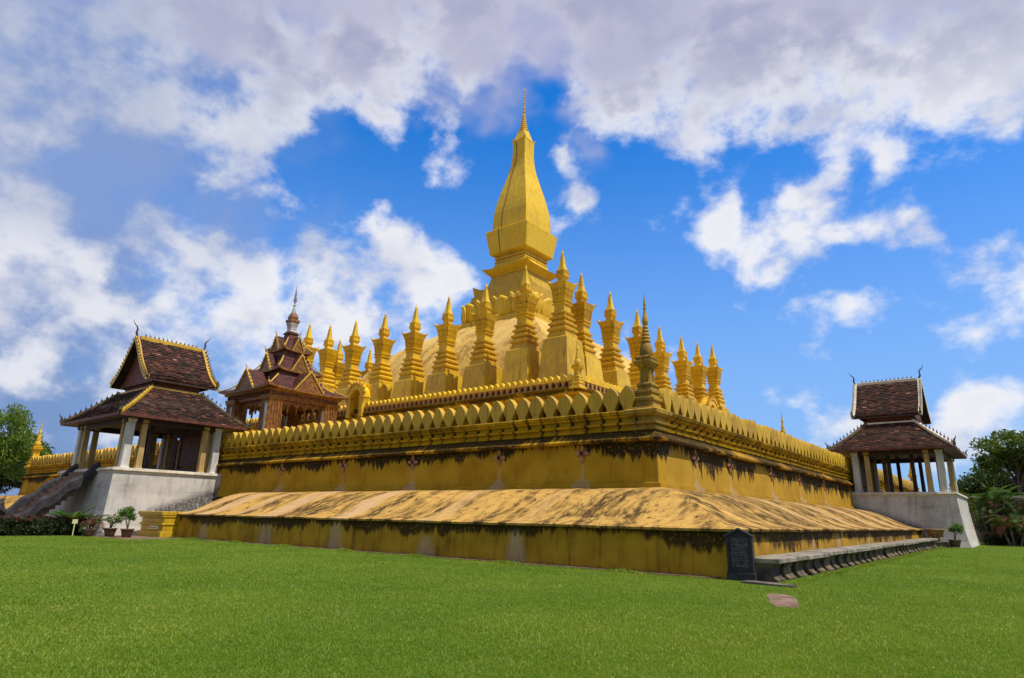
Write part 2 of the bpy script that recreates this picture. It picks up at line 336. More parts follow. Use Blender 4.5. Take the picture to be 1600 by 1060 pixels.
plain('whitewash', (0.68, 0.63, 0.54), (0.50, 0.46, 0.39), 0.9, 0.8, 0.2, 0.3, 0.02, (1, 1, 0.6), 9)
plain('column_white', (0.60, 0.57, 0.50), (0.46, 0.43, 0.37), 2.0, 0.7, 0.25, 0.2, 0.01, (1, 1, 0.4), 12)
plain('column_ochre', (0.52, 0.36, 0.13), (0.36, 0.23, 0.08), 2.0, 0.7, 0.25, 0.2, 0.01, (1, 1, 0.4), 12)
plain('pale_cap', (0.72, 0.65, 0.52), (0.55, 0.47, 0.34), 2.0, 0.75, 0.2, 0.25, 0.01, (1, 1, 1), 14)
plain('dark_wood', (0.055, 0.028, 0.016), (0.028, 0.014, 0.009), 3.0, 0.55, 0.3, 0.3, 0.006, (1, 1, 0.3), 20)
plain('hip_shade', (0.20, 0.145, 0.06), (0.075, 0.05, 0.025), 3.0, 0.7, 0.2, 0.4, 0.01)  # dark version of the hip trim, shade put into the colour
plain('red_wood', (0.16, 0.045, 0.022), (0.085, 0.024, 0.014), 3.0, 0.55, 0.3, 0.3, 0.006, (1, 1, 1), 20)
plain('maroon_roof', (0.105, 0.022, 0.015), (0.032, 0.012, 0.009), 1.6, 0.6, 0.25, 0.8, 0.03, (1, 1, 4), 9)
plain('bronze', (0.07, 0.05, 0.025), (0.035, 0.028, 0.018), 6.0, 0.4, 0.5, 0.2, 0.005)
plain('ornate_gold', (0.30, 0.130, 0.018), (0.13, 0.042, 0.010), 5.0, 0.4, 0.45, 0.7, 0.02, (1, 1, 1), 22)
plain('rose_plaster', (0.44, 0.225, 0.12), (0.32, 0.15, 0.075), 4.0, 0.7, 0.2, 0.3, 0.01)
plain('rose_niche', (0.46, 0.26, 0.095), (0.34, 0.17, 0.06), 4.0, 0.7, 0.2, 0.3, 0.01)
plain('gap_shade_and_niche', (0.17, 0.085, 0.015), (0.07, 0.035, 0.010), 4.0, 0.8, 0.1, 0.2, 0.01)  # brown for the niche backs and for painted shade in lower merlon gaps
plain('dark_niche', (0.06, 0.022, 0.012), (0.035, 0.014, 0.008), 4.0, 0.8, 0.1, 0.2, 0.01)
plain('grey_white_spire', (0.52, 0.49, 0.44), (0.34, 0.31, 0.27), 5.0, 0.5, 0.4, 0.2, 0.005)
plain('naga_stone', (0.050, 0.044, 0.046), (0.020, 0.018, 0.019), 3.0, 0.75, 0.25, 0.6, 0.02)
plain('bench_stone', (0.20, 0.165, 0.115), (0.075, 0.062, 0.045), 2.2, 0.85, 0.2, 0.6, 0.02, (1, 1, 1), 18)
plain('bench_leg_stone', (0.20, 0.14, 0.07), (0.05, 0.043, 0.035), 2.6, 0.85, 0.2, 0.6, 0.02, (1, 1, 1), 18)
plain('bench_top_stone', (0.34, 0.29, 0.21), (0.13, 0.11, 0.08), 1.6, 0.85, 0.2, 0.6, 0.02, (1, 1, 1), 18)
plain('stele_stone', (0.034, 0.033, 0.036), (0.016, 0.016, 0.018), 6.0, 0.6, 0.35, 0.6, 0.01, (1, 1, 1), 40)
plain('stele_carving', (0.20, 0.19, 0.185), (0.09, 0.085, 0.085), 8.0, 0.7, 0.3, 0.4, 0.005)
plain('flagstone', (0.25, 0.155, 0.105), (0.12, 0.075, 0.05), 3.0, 0.85, 0.2, 0.5, 0.01)
plain('paving_stone', (0.34, 0.28, 0.20), (0.20, 0.16, 0.11), 1.2, 0.85, 0.2, 0.5, 0.01)
plain('terracotta', (0.19, 0.095, 0.05), (0.10, 0.05, 0.03), 6.0, 0.7, 0.25, 0.4, 0.01)
plain('sandstone_urn', (0.36, 0.22, 0.08), (0.20, 0.12, 0.045), 6.0, 0.8, 0.2, 0.6, 0.01)
plain('bark', (0.17, 0.14, 0.11), (0.08, 0.065, 0.05), 5.0, 0.85, 0.15, 0.8, 0.03, (1, 1, 0.25))
plain('bark_pale', (0.30, 0.27, 0.23), (0.18, 0.16, 0.14), 5.0, 0.85, 0.15, 0.6, 0.03, (1, 1, 0.25))
plain('sign_plate', (0.80, 0.72, 0.36), (0.72, 0.62, 0.26), 4.0, 0.5, 0.3, 0.1, 0.003)
plain('sign_ink', (0.16, 0.10, 0.04), (0.10, 0.06, 0.03), 4.0, 0.6, 0.3, 0.1, 0.003)
plain('soil', (0.09, 0.06, 0.04), (0.05, 0.034, 0.024), 3.0, 0.9, 0.1, 0.6, 0.02)
plain('cable', (0.10, 0.075, 0.02), (0.06, 0.045, 0.015), 8.0, 0.6, 0.3, 0.2, 0.004)
plain('garden_wall_plaster', (0.42, 0.36, 0.27), (0.22, 0.17, 0.11), 1.0, 0.85, 0.15, 0.4, 0.02, (1, 1, 0.6), 10)

# roof tiles: each tile has its own shade through a per-face colour attribute
m, g, b = newmat('roof_tile', 0.72, 0.22)
at = g.node('ShaderNodeAttribute', attribute_name='tint')
tint = at.outputs['Fac']
P = wpos(g)
c = g.mix(g.ss(tint, 0.0, 0.70, smooth=False), (0.028, 0.014, 0.010, 1), (0.070, 0.026, 0.015, 1))
c = g.mix(g.ss(tint, 0.70, 0.98), c, (0.150, 0.050, 0.026, 1))
c = g.mix(g.ss(tint, 0.975, 1.0), c, (0.30, 0.15, 0.09, 1))
c = g.mix(g.ss(g.noise(P, 1.1, 5, 0.6), 0.42, 0.66, 0.0, 0.6), c, (0.020, 0.016, 0.012, 1))
g.put(b.inputs['Base Color'], c)
g.put(b.inputs['Normal'], g.bump(g.noise(P, 25, 4, 0.6), 0.4, 0.01))

def leafmat(name, c1, c2, trans=0.25, scale=1.6):
    m = bpy.data.materials.new(name); m.use_nodes = True
    nt = m.node_tree; g = G(nt); b = nt.nodes['Principled BSDF']
    b.inputs['Roughness'].default_value = 0.5; b.inputs['Specular IOR Level'].default_value = 0.3
    P = wpos(g)
    at = g.node('ShaderNodeAttribute', attribute_name='tint').outputs['Fac']
    n = g.noise(P, scale, 3, 0.6)
    f = g.math('ADD', g.math('MULTIPLY', g.ss(n, 0.3, 0.7), 0.5), g.math('MULTIPLY', at, 0.5))
    c = g.mix(f, (*c1, 1), (*c2, 1))
    g.put(b.inputs['Base Color'], c)
    t = g.node('ShaderNodeBsdfTranslucent'); g.put(t.inputs['Color'], g.mix(1.0, c, (1.5, 1.5, 0.7, 1), 'MULTIPLY'))
    mx = g.node('ShaderNodeMixShader'); mx.inputs[0].default_value = trans
    nt.links.new(b.outputs[0], mx.inputs[1]); nt.links.new(t.outputs[0], mx.inputs[2])
    nt.links.new(mx.outputs[0], nt.nodes['Material Output'].inputs['Surface'])
    MATS[name] = m
    return m
leafmat('leaf_bright', (0.06, 0.12, 0.012), (0.17, 0.24, 0.03), 0.4)
leafmat('leaf_dark', (0.024, 0.052, 0.010), (0.070, 0.105, 0.02), 0.3)
leafmat('leaf_mid', (0.040, 0.085, 0.012), (0.12, 0.17, 0.025), 0.35)
leafmat('leaf_rust', (0.06, 0.030, 0.014), (0.16, 0.060, 0.025), 0.25)
leafmat('leaf_fern', (0.045, 0.12, 0.018), (0.12, 0.22, 0.035), 0.35)
leafmat('hedge_leaf', (0.014, 0.030, 0.008), (0.042, 0.058, 0.014), 0.2)
leafmat('hedge_red_leaf', (0.05, 0.030, 0.012), (0.16, 0.040, 0.022), 0.2)
leafmat('grass_blade', (0.115, 0.205, 0.008), (0.320, 0.350, 0.032), 0.30, 0.22)
_gn = MATS['grass_blade'].node_tree; _gg = G(_gn)
gP_ = wpos(_gg)
gf_ = _gg.math('ADD', _gg.math('MULTIPLY', _gg.ss(_gg.noise(gP_, 0.20, 4, 0.6), 0.36, 0.64), 0.38), _gg.math('MULTIPLY', _gg.ss(_gg.noise(gP_, 2.6, 4, 0.65), 0.36, 0.66), 0.32))
gf_ = _gg.math('ADD', gf_, _gg.math('MULTIPLY', _gg.node('ShaderNodeAttribute', attribute_name='tint').outputs['Fac'], 0.34))
gc_ = _gg.mix(gf_, (0.078, 0.180, 0.008, 1), (0.290, 0.340, 0.034, 1))
gc_ = _gg.mix(_gg.ss(_gg.noise(gP_, 0.45, 6, 0.72), 0.55, 0.70, 0.0, 0.55), gc_, (0.36, 0.34, 0.075, 1))
_gg.put(_gn.nodes['Principled BSDF'].inputs['Base Color'], gc_)

# lawn soil/turf under the blades
m, g, b = newmat('turf', 0.95, 0.05)
P = wpos(g)
c = g.mix(g.ss(g.noise(P, 0.35, 5, 0.6), 0.3, 0.7), (0.060, 0.115, 0.008, 1), (0.105, 0.155, 0.014, 1))
c = g.mix(g.ss(g.noise(P, 14, 5, 0.7), 0.45, 0.75, 0.0, 0.6), c, (0.035, 0.065, 0.008, 1))
g.put(b.inputs['Base Color'], c)
g.put(b.inputs['Normal'], g.bump(g.noise(P, 30, 5, 0.7), 0.7, 0.03))
plain('bare_earth', (0.20, 0.16, 0.10), (0.12, 0.10, 0.06), 0.5, 0.95, 0.05, 0.5, 0.03)


# ------------------------------------------------------------------ mesh helpers
class MB:
    def __init__(self): self.v = []; self.f = []; self.uv = []; self.mi = []
    def add(self, vs, fs, uvs=None, mi=0):
        o = len(self.v); self.v += [tuple(x) for x in vs]
        for k, f in enumerate(fs):
            self.f.append(tuple(i + o for i in f)); self.mi.append(mi)
            self.uv.append(uvs[k] if uvs else None)
        return self
    def box(self, x0, x1, y0, y1, z0, z1, mi=0):
        return self.add([(x0, y0, z0), (x1, y0, z0), (x1, y1, z0), (x0, y1, z0), (x0, y0, z1), (x1, y0, z1), (x1, y1, z1), (x0, y1, z1)],
                        [(3, 2, 1, 0), (4, 5, 6, 7), (0, 1, 5, 4), (1, 2, 6, 5), (2, 3, 7, 6), (3, 0, 4, 7)], mi=mi)
    def sq(self, prof, cx=0, cy=0, cap=True, mi=0, ry=1.0):
        """square loft: prof = [(half, z)...] bottom to top"""
        vs = []; fs = []
        for h, z in prof:
            vs += [(cx - h, cy - h * ry, z), (cx + h, cy - h * ry, z), (cx + h, cy + h * ry, z), (cx - h, cy + h * ry, z)]
        for k in range(len(prof) - 1):
            a = 4 * k
            for i in range(4):
                j = (i + 1) % 4
                fs.append((a + i, a + j, a + 4 + j, a + 4 + i))
        if cap:
            fs.append((3, 2, 1, 0)); e = 4 * (len(prof) - 1); fs.append((e, e + 1, e + 2, e + 3))
        return self.add(vs, fs, mi=mi)
    def lathe(self, prof, n=12, cx=0, cy=0, mi=0):
        vs = []; fs = []
        for r, z in prof:
            for i in range(n):
                a = 2 * math.pi * i / n; vs.append((cx + r * math.cos(a), cy + r * math.sin(a), z))
        for k in range(len(prof) - 1):
            for i in range(n):
                j = (i + 1) % n
                fs.append((k * n + i, k * n + j, (k + 1) * n + j, (k + 1) * n + i))
        fs.append(tuple(reversed(range(n)))); e = n * (len(prof) - 1); fs.append(tuple(e + i for i in range(n)))
        return self.add(vs, fs, mi=mi)
    def tube(self, pts, rads, n=8, mi=0):
        pts = [Vector(p) for p in pts]; vs = []; fs = []
        if not hasattr(rads, '__len__'): rads = [rads] * len(pts)
        ref = Vector((0.37, 0.21, 0.9))
        for k, p in enumerate(pts):
            t = (pts[min(k + 1, len(pts) - 1)] - pts[max(k - 1, 0)]).normalized()
            a = t.cross(ref)
            if a.length < 1e-3: a = t.cross(Vector((1, 0, 0)))
            a.normalize(); bb = t.cross(a)
            for i in range(n):
                w = 2 * math.pi * i / n
                vs.append(p + (a * math.cos(w) + bb * math.sin(w)) * rads[k])
        for k in range(len(pts) - 1):
            for i in range(n):
                j = (i + 1) % n
                fs.append((k * n + i, k * n + j, (k + 1) * n + j, (k + 1) * n + i))
        fs.append(tuple(reversed(range(n)))); e = n * (len(pts) - 1); fs.append(tuple(e + i for i in range(n)))
        return self.add(vs, fs, mi=mi)
    def prism(self, outline, t0, t1, axis='y', mi=0):
        """outline [(a, z)] counter-clockwise seen from -axis; extruded t0..t1"""
        n = len(outline); vs = []
        for t in (t0, t1):
            for a, z in outline: vs.append((a, t, z) if axis == 'y' else (t, a, z))
        fs = [tuple(range(n)), tuple(reversed(range(n, 2 * n)))]
        for i in range(n):
            j = (i + 1) % n; fs.append((i, i + n, j + n, j))
        return self.add(vs, fs, mi=mi)
    def mesh(self, name, mats, smooth=False, tint=None):
        me = bpy.data.meshes.new(name)
        me.from_pydata(self.v, [], self.f)
        if any(u is not None for u in self.uv):
            ul = me.uv_layers.new(name='UVMap'); k = 0
            for u, f in zip(self.uv, self.f):
                for q in range(len(f)):
                    ul.data[k].uv = u[q] if u else (0, 0); k += 1
        mats = mats if isinstance(mats, (list, tuple)) else [mats]
        for mm in mats: me.materials.append(MATS[mm])
        if len(mats) > 1:
            me.polygons.foreach_set('material_index', self.mi)
        if smooth: me.polygons.foreach_set('use_smooth', [True] * len(me.polygons))
        if tint is not None:
            a = me.attributes.new('tint', 'FLOAT', 'FACE'); a.data.foreach_set('value', np.asarray(tint, dtype=np.float32))
        me.update()
        return me
    def build(self, name, mats, parent=None, smooth=False, tint=None, loc=None, **kw):
        return obj(name, self.mesh(name, mats, smooth, tint), parent, loc, **kw)

def obj(name, me, parent=None, loc=None, rz=0.0, label=None, cat=None, group=None, kind=None, scale=None):
    o = bpy.data.objects.new(name, me); COL.objects.link(o)
    if parent: o.parent = parent
    if loc is not None: o.location = loc
    if rz: o.rotation_euler = (0, 0, rz)
    if scale: o.scale = scale
    if label: o['label'] = label
    if cat: o['category'] = cat
    if group: o['group'] = group
    if kind: o['kind'] = kind
    return o
def thing(name, label, cat, loc=(0, 0, 0), rz=0.0, group=None):
    return obj(name, None, None, loc, rz, label, cat, group)
def bevel(o, w=0.02, seg=1):
    md = o.modifiers.new('bevel', 'BEVEL'); md.width = w; md.segments = seg; md.limit_method = 'ANGLE'; md.angle_limit = math.radians(35)
    return o

def ring(mb, cx, cy, hx, hy, prof, vfun=None, sides='SEWN', cuts=None):
    """sweep a profile [(out, z)] round a rectangle, uv=(metres from the near corner, z or arc)"""
    arc = [0.0]
    for k in range(1, len(prof)): arc.append(arc[-1] + math.hypot(prof[k][0] - prof[k - 1][0], prof[k][1] - prof[k - 1][1]))
    def wobble(q, k):
        return (0.012 * math.sin(q * 0.9 + k) + 0.008 * math.sin(q * 2.3 + 2 * k) + 0.006 * math.sin(q * 5.1 + k * k))
    for s in sides:
        segs = (cuts or {}).get(s) or [(None, None)]
        if s in 'SE' and hx > 30:
            for (t0, t1) in segs:
                for k in range(len(prof) - 1):
                    rows = []
                    for kk in (k, k + 1):
                        o_, z = prof[kk]; va = z if vfun is None else arc[kk]
                        a0 = ((cx - hx - o_) if s == 'S' else (cy - hy - o_)) if t0 is None else t0
                        a1 = ((cx + hx + o_) if s == 'S' else (cy + hy + o_)) if t1 is None else t1
                        nseg = max(2, int(abs(a1 - a0) / 0.8)); row = []
                        nseg = int(2 * hx / 0.8) if t0 is None and t1 is None else int((hx - (t0 if t0 is not None else -hx)) / .8) if t1 is None else int(abs(t1 - (t0 if t0 is not None else -hy)) / .8)
                        for q in range(nseg + 1):
                            t = a0 + (a1 - a0) * q / nseg; w = math.sin(math.pi * q / nseg) ** 0.3 if 0 < q < nseg else 0.0
                            dw = wobble(t, o_ * 3 + z) * w; dz2 = wobble(t + 50, z * 2) * w * 0.7
                            if s == 'S': row.append(((t, cy - hy - o_ + dw, z + dz2), (cx + hx - t, va)))
                            else: row.append(((cx + hx + o_ + dw, t, z + dz2), (-(t - (cy - hy)), va)))
                        rows.append(row)
                    for q in range(len(rows[0]) - 1):
                        qd = (rows[0][q], rows[0][q + 1], rows[1][q + 1], rows[1][q])
                        mb.add([e[0] for e in qd], [(0, 1, 2, 3)], [[e[1] for e in qd]])
            continue
        for (t0, t1) in segs:
            for k in range(len(prof) - 1):
                quad = []; uvs = []
                for (kk, e) in ((k, 0), (k, 1), (k + 1, 1), (k + 1, 0)):
                    o_, z = prof[kk]
                    va = z if vfun is None else arc[kk]
                    if s == 'S':
                        x = (cx + hx + o_) if e == 1 and t1 is None else (t1 if e == 1 else ((cx - hx - o_) if t0 is None else t0))
                        quad.append((x, cy - hy - o_, z)); uvs.append((cx + hx - x, va))
                    elif s == 'E':
                        y = (cy + hy + o_) if e == 1 and t1 is None else (t1 if e == 1 else ((cy - hy - o_) if t0 is None else t0))
                        quad.append((cx + hx + o_, y, z)); uvs.append((-(y - (cy - hy)), va))
                    elif s == 'N':
                        x = (cx - hx - o_) if e == 1 else (cx + hx + o_)
                        quad.append((x, cy + hy + o_, z)); uvs.append((x + 200, va))
                    else:
                        y = (cy - hy - o_) if e == 1 else (cy + hy + o_)
                        quad.append((cx - hx - o_, y, z)); uvs.append((y + 400, va))
                mb.add(quad, [(0, 1, 2, 3)], [uvs])
    return mb


# ------------------------------------------------------------------ ground
PL, PR = 0.2112, 1.2084            # gate pavilion axes on the two visible sides
def ground_z(x, y):
    return 0.0045 * max(0.0, min(y + 39.0, 60.0)) if x > 30 else 0.0

mb = MB()
R0 = 3000.0
mb.add([(-R0, -R0, -0.06), (R0, -R0, -0.06), (R0, R0, -0.06), (-R0, R0, -0.06)], [(0, 1, 2, 3)])
mb.build('ground', 'bare_earth', kind='structure')
# lawn sheet: gently rising along the right side
xs = [4.6, 7.0, 12, 20, 28, 33, 38.6, 41, 44, 48, 54, 62, 75]
ys = [-90, -70, -60, -52, -46, -42, -39.0, -34, -28, -20, -10, 0, 8, 14.0]
mb = MB(); vid = {}
for i, x in enumerate(xs):
    for j, y in enumerate(ys):
        vid[i, j] = len(mb.v); mb.v.append((x, y, ground_z(x, y)))
for i in range(len(xs) - 1):
    for j in range(len(ys) - 1):
        if ys[j] >= -39.0 and xs[i] < 38.6: continue
        mb.f.append((vid[i, j], vid[i + 1, j], vid[i + 1, j + 1], vid[i, j + 1])); mb.uv.append(None); mb.mi.append(0)
mb.build('lawn', 'turf', kind='structure')
# paved approach left of the lawn and a stone kerb
mb = MB(); mb.add([(-60, -80, 0.004), (4.596, -80, 0.004), (4.596, -34, 0.004), (-60, -34, 0.004)], [(0, 1, 2, 3)])
mb.build('pavement', 'paving_stone', kind='structure')

# grass blades, denser near the viewer's side of the lawn
def make_grass(n):
    pts = []
    need = n
    while need > 0:
        k = need * 4
        d = 2.6 * (70.0 / 2.6) ** rng.random(k) ** 0.92
        a = rng.uniform(math.radians(-64), math.radians(64), k) + math.atan2(_f.y, _f.x)
        x = CAM[0] + d * np.cos(a); y = CAM[1] + d * np.sin(a)
        ok = (x > 4.7) & (x < 74) & (y < 13.5) & (((y < -39.0)) | (x > 40.0))
        ok &= ~((x > 39.0) & (x < 40.15) & (y > -39.6) & (y < 0))
        ok &= ~((np.abs(x - 39.9) < 0.75) & (np.abs(y + 39.7) < 0.32))
        ox_, oy_ = x - 41.05, y + 42.75
        ok &= ~((np.abs(ox_ * 0.934 + oy_ * 0.358) < 0.30) & (np.abs(-ox_ * 0.358 + oy_ * 0.934) < 1.12))
        ok &= y > -39.0 - 60
        ok &= rng.random(k) < np.clip(1.15 - d / 75, 0.05, 1)
        sel = np.where(ok)[0][:need]
        pts.append(np.stack([x[sel], y[sel], d[sel]], 1)); need -= len(sel)
    ne = 26000
    ex = np.concatenate([rng.uniform(9.5, 38.5, ne), rng.uniform(39.98, 40.35, ne // 2)])
    ey = np.concatenate([-39.30 - np.abs(rng.normal(0, .10, ne)), rng.uniform(-39.4, -5, ne // 2)])
    P = np.concatenate(pts + [np.stack([ex, ey, np.hypot(ex - CAM[0], ey - CAM[1])], 1)]); n = len(P)
    x, y, d = P.T
    tuft = np.arange(n) >= n - len(ex)
    clump = 0.5 + 0.5 * np.sin(x * 2.3 + 1.7 * np.sin(y * 1.9)) * np.sin(x * 0.77 + y * 1.3)
    z = np.where(x > 30, 0.0045 * np.clip(y + 39.0, 0, 60), 0.0)
    h = rng.uniform(0.010, 0.030, n) * (1 + 0.5 * (rng.random(n) < 0.06)) * np.where(tuft, 1.0 + 2.2 * clump ** 2, 1.0) * (0.8 + 0.45 * clump)
    w = (0.0022 + 0.00050 * d) * rng.uniform(0.6, 1.2, n)
    th = rng.uniform(0, 2 * math.pi, n); ln = rng.uniform(0.2, 1.1, n) * h; lt = rng.uniform(0, 2 * math.pi, n)
    v = np.zeros((n, 3, 3), np.float32)
    v[:, 0] = np.stack([x - w * np.cos(th), y - w * np.sin(th), z - 0.003], 1)
    v[:, 1] = np.stack([x + w * np.cos(th), y + w * np.sin(th), z - 0.003], 1)
    v[:, 2] = np.stack([x + ln * np.cos(lt), y + ln * np.sin(lt), z + h], 1)
    me = bpy.data.meshes.new('grass')
    me.vertices.add(3 * n); me.vertices.foreach_set('co', v.reshape(-1))
    me.loops.add(3 * n); me.loops.foreach_set('vertex_index', np.arange(3 * n, dtype=np.int32))
    me.polygons.add(n); me.polygons.foreach_set('loop_start', np.arange(0, 3 * n, 3, dtype=np.int32))
    me.update(calc_edges=True)
    a = me.attributes.new('tint', 'FLOAT', 'FACE'); a.data.foreach_set('value', rng.random(n).astype(np.float32))
    me.materials.append(MATS['grass_blade'])
    obj('grass', me, label='short mown bright green lawn grass in front of the golden plinth', cat='grass', kind='stuff')
make_grass(1150000)


# ------------------------------------------------------------------ plinth with sloping apron
A = 34.5
E0 = 38.86
plinth = thing('plinth', 'broad low ochre plinth with mould-streaked sloping apron at the lawn edge', 'plinth', (0, 0, 0))
XL, YR = 8.4, -9.6                     # where the plinth stops beside the two gate pavilions
for side, cut in (('S', (XL, None)), ('S', (-E0 - 0.2, -7.6)), ('E', (None, YR + 6.0))):
    mb = MB(); ring(mb, 0, 0, E0, E0, [(0.03, -0.05), (0.0, 1.16)], cuts={side: [cut]}, sides=side)
    mb.build('base_wall', 'plinth_plaster', plinth)
ap = [(-0.0, 1.16), (0.15, 1.17), (0.18, 1.235), (0.10, 1.27), (-0.35, 1.34), (-0.85, 1.50), (-1.35, 1.74), (-1.85, 1.99), (-2.35, 2.20), (-2.85, 2.36), (-3.35, 2.47), (-3.9, 2.535), (-4.5, 2.56)]
for side, cut in (('S', (XL, None)), ('S', (-E0 - 0.2, -7.6)), ('E', (None, YR + 6.0))):
    mb = MB(); ring(mb, 0, 0, E0, E0, ap, vfun=1, cuts={side: [cut]}, sides=side)
    mb.build('apron', 'apron_plaster', plinth, smooth=True)
# mortar strip at the foot of the plinth
mb = MB(); mb.box(XL, 38.4, -39.28, -38.89, -0.05, 0.035)
mb.build('foot_kerb', 'flagstone', plinth)
# end faces of the plinth next to the pavilions
for side in 'SE':
    mb = MB()
    if side == 'S':
        o = [(-(E0 + a), z) for a, z in ap[3:]]
        vs = [(XL, -E0, -0.05)] + [(XL, y, z) for y, z in o] + [(XL, -34.36, -0.05)]
    else:
        yy = YR + 6.0
        o = [((E0 + a), z) for a, z in ap[3:]]
        vs = [(E0, yy, -0.05)] + [(x, yy, z) for x, z in o] + [(34.36, yy, -0.05)]
    mb.add(vs, [tuple(range(len(vs)))])
    mb.build('end_face', 'gold_aged', plinth)

# stepped ochre pier that ends the plinth beside the left pavilion
pier = thing('stepped_pier', 'stepped ochre pier with a pale plate closing the plinth beside the left gate pavilion', 'pier', (6.9, -39.2, 0))
mb = MB()
mb.box(-1.45, 1.46, -0.55, 1.6, -0.05, 0.30); mb.box(-1.30, 1.40, -0.42, 1.6, 0.30, 0.62); mb.box(-1.38, 1.44, -0.50, 1.6, 0.62, 0.74)
mb.box(-1.30, 1.42, -0.42, 1.6, 0.74, 1.02); mb.box(-1.42, 1.46, -0.54, 1.6, 1.02, 1.14); mb.box(-1.50, 1.48, -0.62, 1.6, 1.14, 1.34)
bevel(mb.build('block', 'gold_aged', pier), 0.02)
mb = MB(); mb.box(-0.1, 0.95, -0.50, -0.43, 0.40, 0.60); bevel(mb.build('plate', 'sign_plate', pier), 0.01)
mb = MB()
for k in range(9): mb.box(-0.02 + k * 0.1, 0.04 + k * 0.1, -0.505, -0.495, 0.47, 0.47 + 0.03 + 0.04 * random.random())
mb.build('plate_lettering', 'sign_ink', pier, kind='stuff')


# ------------------------------------------------------------------ lower enclosure wall
wall = thing('enclosure_wall', 'long golden enclosure wall with pointed merlons rising above the sloping apron', 'wall', (0, 0, 0))
mb = MB(); ring(mb, 0, 0, A, A, [(0.42, 2.30), (0.42, 2.70), (0.30, 2.72)]); mb.build('foot_ledge', 'wall_lower_plaster', wall)
mb = MB(); ring(mb, 0, 0, A, A, [(0.30, 2.72), (0.22, 4.20)]); mb.build('wall_face', 'wall_lower_plaster', wall)
mb = MB(); ring(mb, 0, 0, A, A, [(0.22, 4.20), (0.50, 4.21), (0.52, 4.29), (0.46, 4.32), (0.16, 4.54), (0.12, 4.62)]); mb.build('sloped_cornice', 'wall_cornice_plaster', wall)
mb = MB(); ring(mb, 0, 0, A, A, [(0.12, 4.62), (0.18, 4.63), (0.20, 4.70), (0.13, 4.74), (0.10, 4.84), (0.24, 4.85), (0.27, 4.93), (0.20, 4.95), (0.08, 4.97), (0.08, 5.10), (0.20, 5.14), (0.22, 5.22), (0.30, 5.24), (0.33, 5.34), (0.28, 5.39), (-0.70, 5.40)])
mb.build('upper_moulding', 'wall_top_plaster', wall)
mb = MB(); ring(mb, 0, 0, A, A, [(-0.22, 5.39), (-0.22, 5.80), (-0.34, 5.80), (-0.34, 5.39)], sides='SE'); mb.build('gap_shade_panel', 'gap_shade_and_niche', wall)  # added panel, its dark brown stands for shade between the merlons
# small weep holes under the merlons
mb = MB(); mb.box(-0.055, 0.055, -0.03, 0.03, 0, 0.085); whole = mb.mesh('weep_hole', 'dark_niche')
def merlon_mesh():
    o = [(-.17, 0), (.17, 0), (.175, .10), (.21, .20), (.315, .38), (.345, .48), (.335, .58), (.27, .72), (.16, .85), (0.0, .98), (-.16, .85), (-.27, .72), (-.335, .58), (-.345, .48), (-.315, .38), (-.21, .20), (-.175, .10)]
    mb = MB(); n = len(o)
    # bevelled front: front face slightly smaller than the body
    vs = [(a * 0.975, -0.145, z * 0.993 + 0.002) for a, z in o] + [(a, -0.12, z) for a, z in o] + [(a, 0.14, z) for a, z in o]
    fs = [tuple(range(n)), tuple(reversed(range(2 * n, 3 * n)))]
    for i in range(n):
        j = (i + 1) % n
        fs.append((i, i + n, j + n, j)); fs.append((i + n, i + 2 * n, j + 2 * n, j + n))
    mb.add(vs, fs)
    return mb.mesh('merlon', 'merlon_gold')
mer = merlon_mesh()
SP = 0.715
mpos = []
k = 0
x = 33.57
while x > -A + 0.7:
    mpos.append((x, -A - 0.02, 0.0)); x -= SP
y = -33.43
while y < A - 0.7:
    mpos.append((A + 0.02, y, math.pi / 2)); y += SP
for i, (x, y, rz) in enumerate(mpos):
    o = obj('merlon', mer, wall, (x, y, 5.37), rz)
    o.rotation_euler = (random.uniform(-.03, .03), random.uniform(-.035, .035), rz + random.uniform(-.05, .05))
    o.scale = (random.uniform(.95, 1.02), 1, random.uniform(0.94, 1.04))
mb = MB()
for x, y, rz in mpos:
    for t in (SP / 2,):
        if rz == 0: mb.box(x + t - .05, x + t + .05, y - .12, y - .04, 4.99, 5.075)
        else: mb.box(x + .04, x + .12, y + t - .05, y + t + .05, 4.99, 5.075)
mb.build('weep_holes', 'dark_niche', wall, kind='stuff')
# rosettes: four-petal crosses with a dark boss
mb = MB()
for a in range(4):
    c, s = math.cos(a * math.pi / 2), math.sin(a * math.pi / 2)
    L = 0.30 if a % 2 else 0.25
    o = [(0.02, -.02), (0.11, -.035), (0.18, -.085), (0.23, -.075), (L + .08, 0), (0.23, .075), (0.18, .085), (0.11, .035), (0.02, .02)]
    oo = [(p * c - q * s, p * s + q * c) for p, q in o]
    mb.prism(oo, -0.05, 0.02)
    mb.prism([(p * 0.55 * c - q * 0.55 * s, p * 0.55 * s + q * 0.55 * c) for p, q in o], -0.075, -0.04)
for a in range(4):
    w = a * math.pi / 2 + math.pi / 4; c, s = math.cos(w), math.sin(w)
    o = [(0.03, -.02), (0.11, -.03), (0.15, 0), (0.11, .03), (0.03, .02)]
    mb.prism([(p * c - q * s, p * s + q * c) for p, q in o], -0.035, 0.02)
petal_me = mb.mesh('rosette', 'rose_plaster')
mb = MB(); mb.prism([(0.075 * math.cos(t * math.pi / 4), 0.075 * math.sin(t * math.pi / 4)) for t in range(8)], -0.10, 0.0)
boss_me = mb.mesh('boss', 'dark_niche')
ros = [(x, -A - 0.26, 0.0) for x in (31.62, 27.49, 22.16, 16.93, 11.21, -9, -14.5, -20)] + [(A + 0.26, y, math.pi / 2) for y in (-31.4, -27.62, -21.76, -16.61, -11.06)]
for x, y, rz in ros:
    o = obj('rosette', petal_me, wall, (x, y, 3.85), rz); obj('boss', boss_me, o)
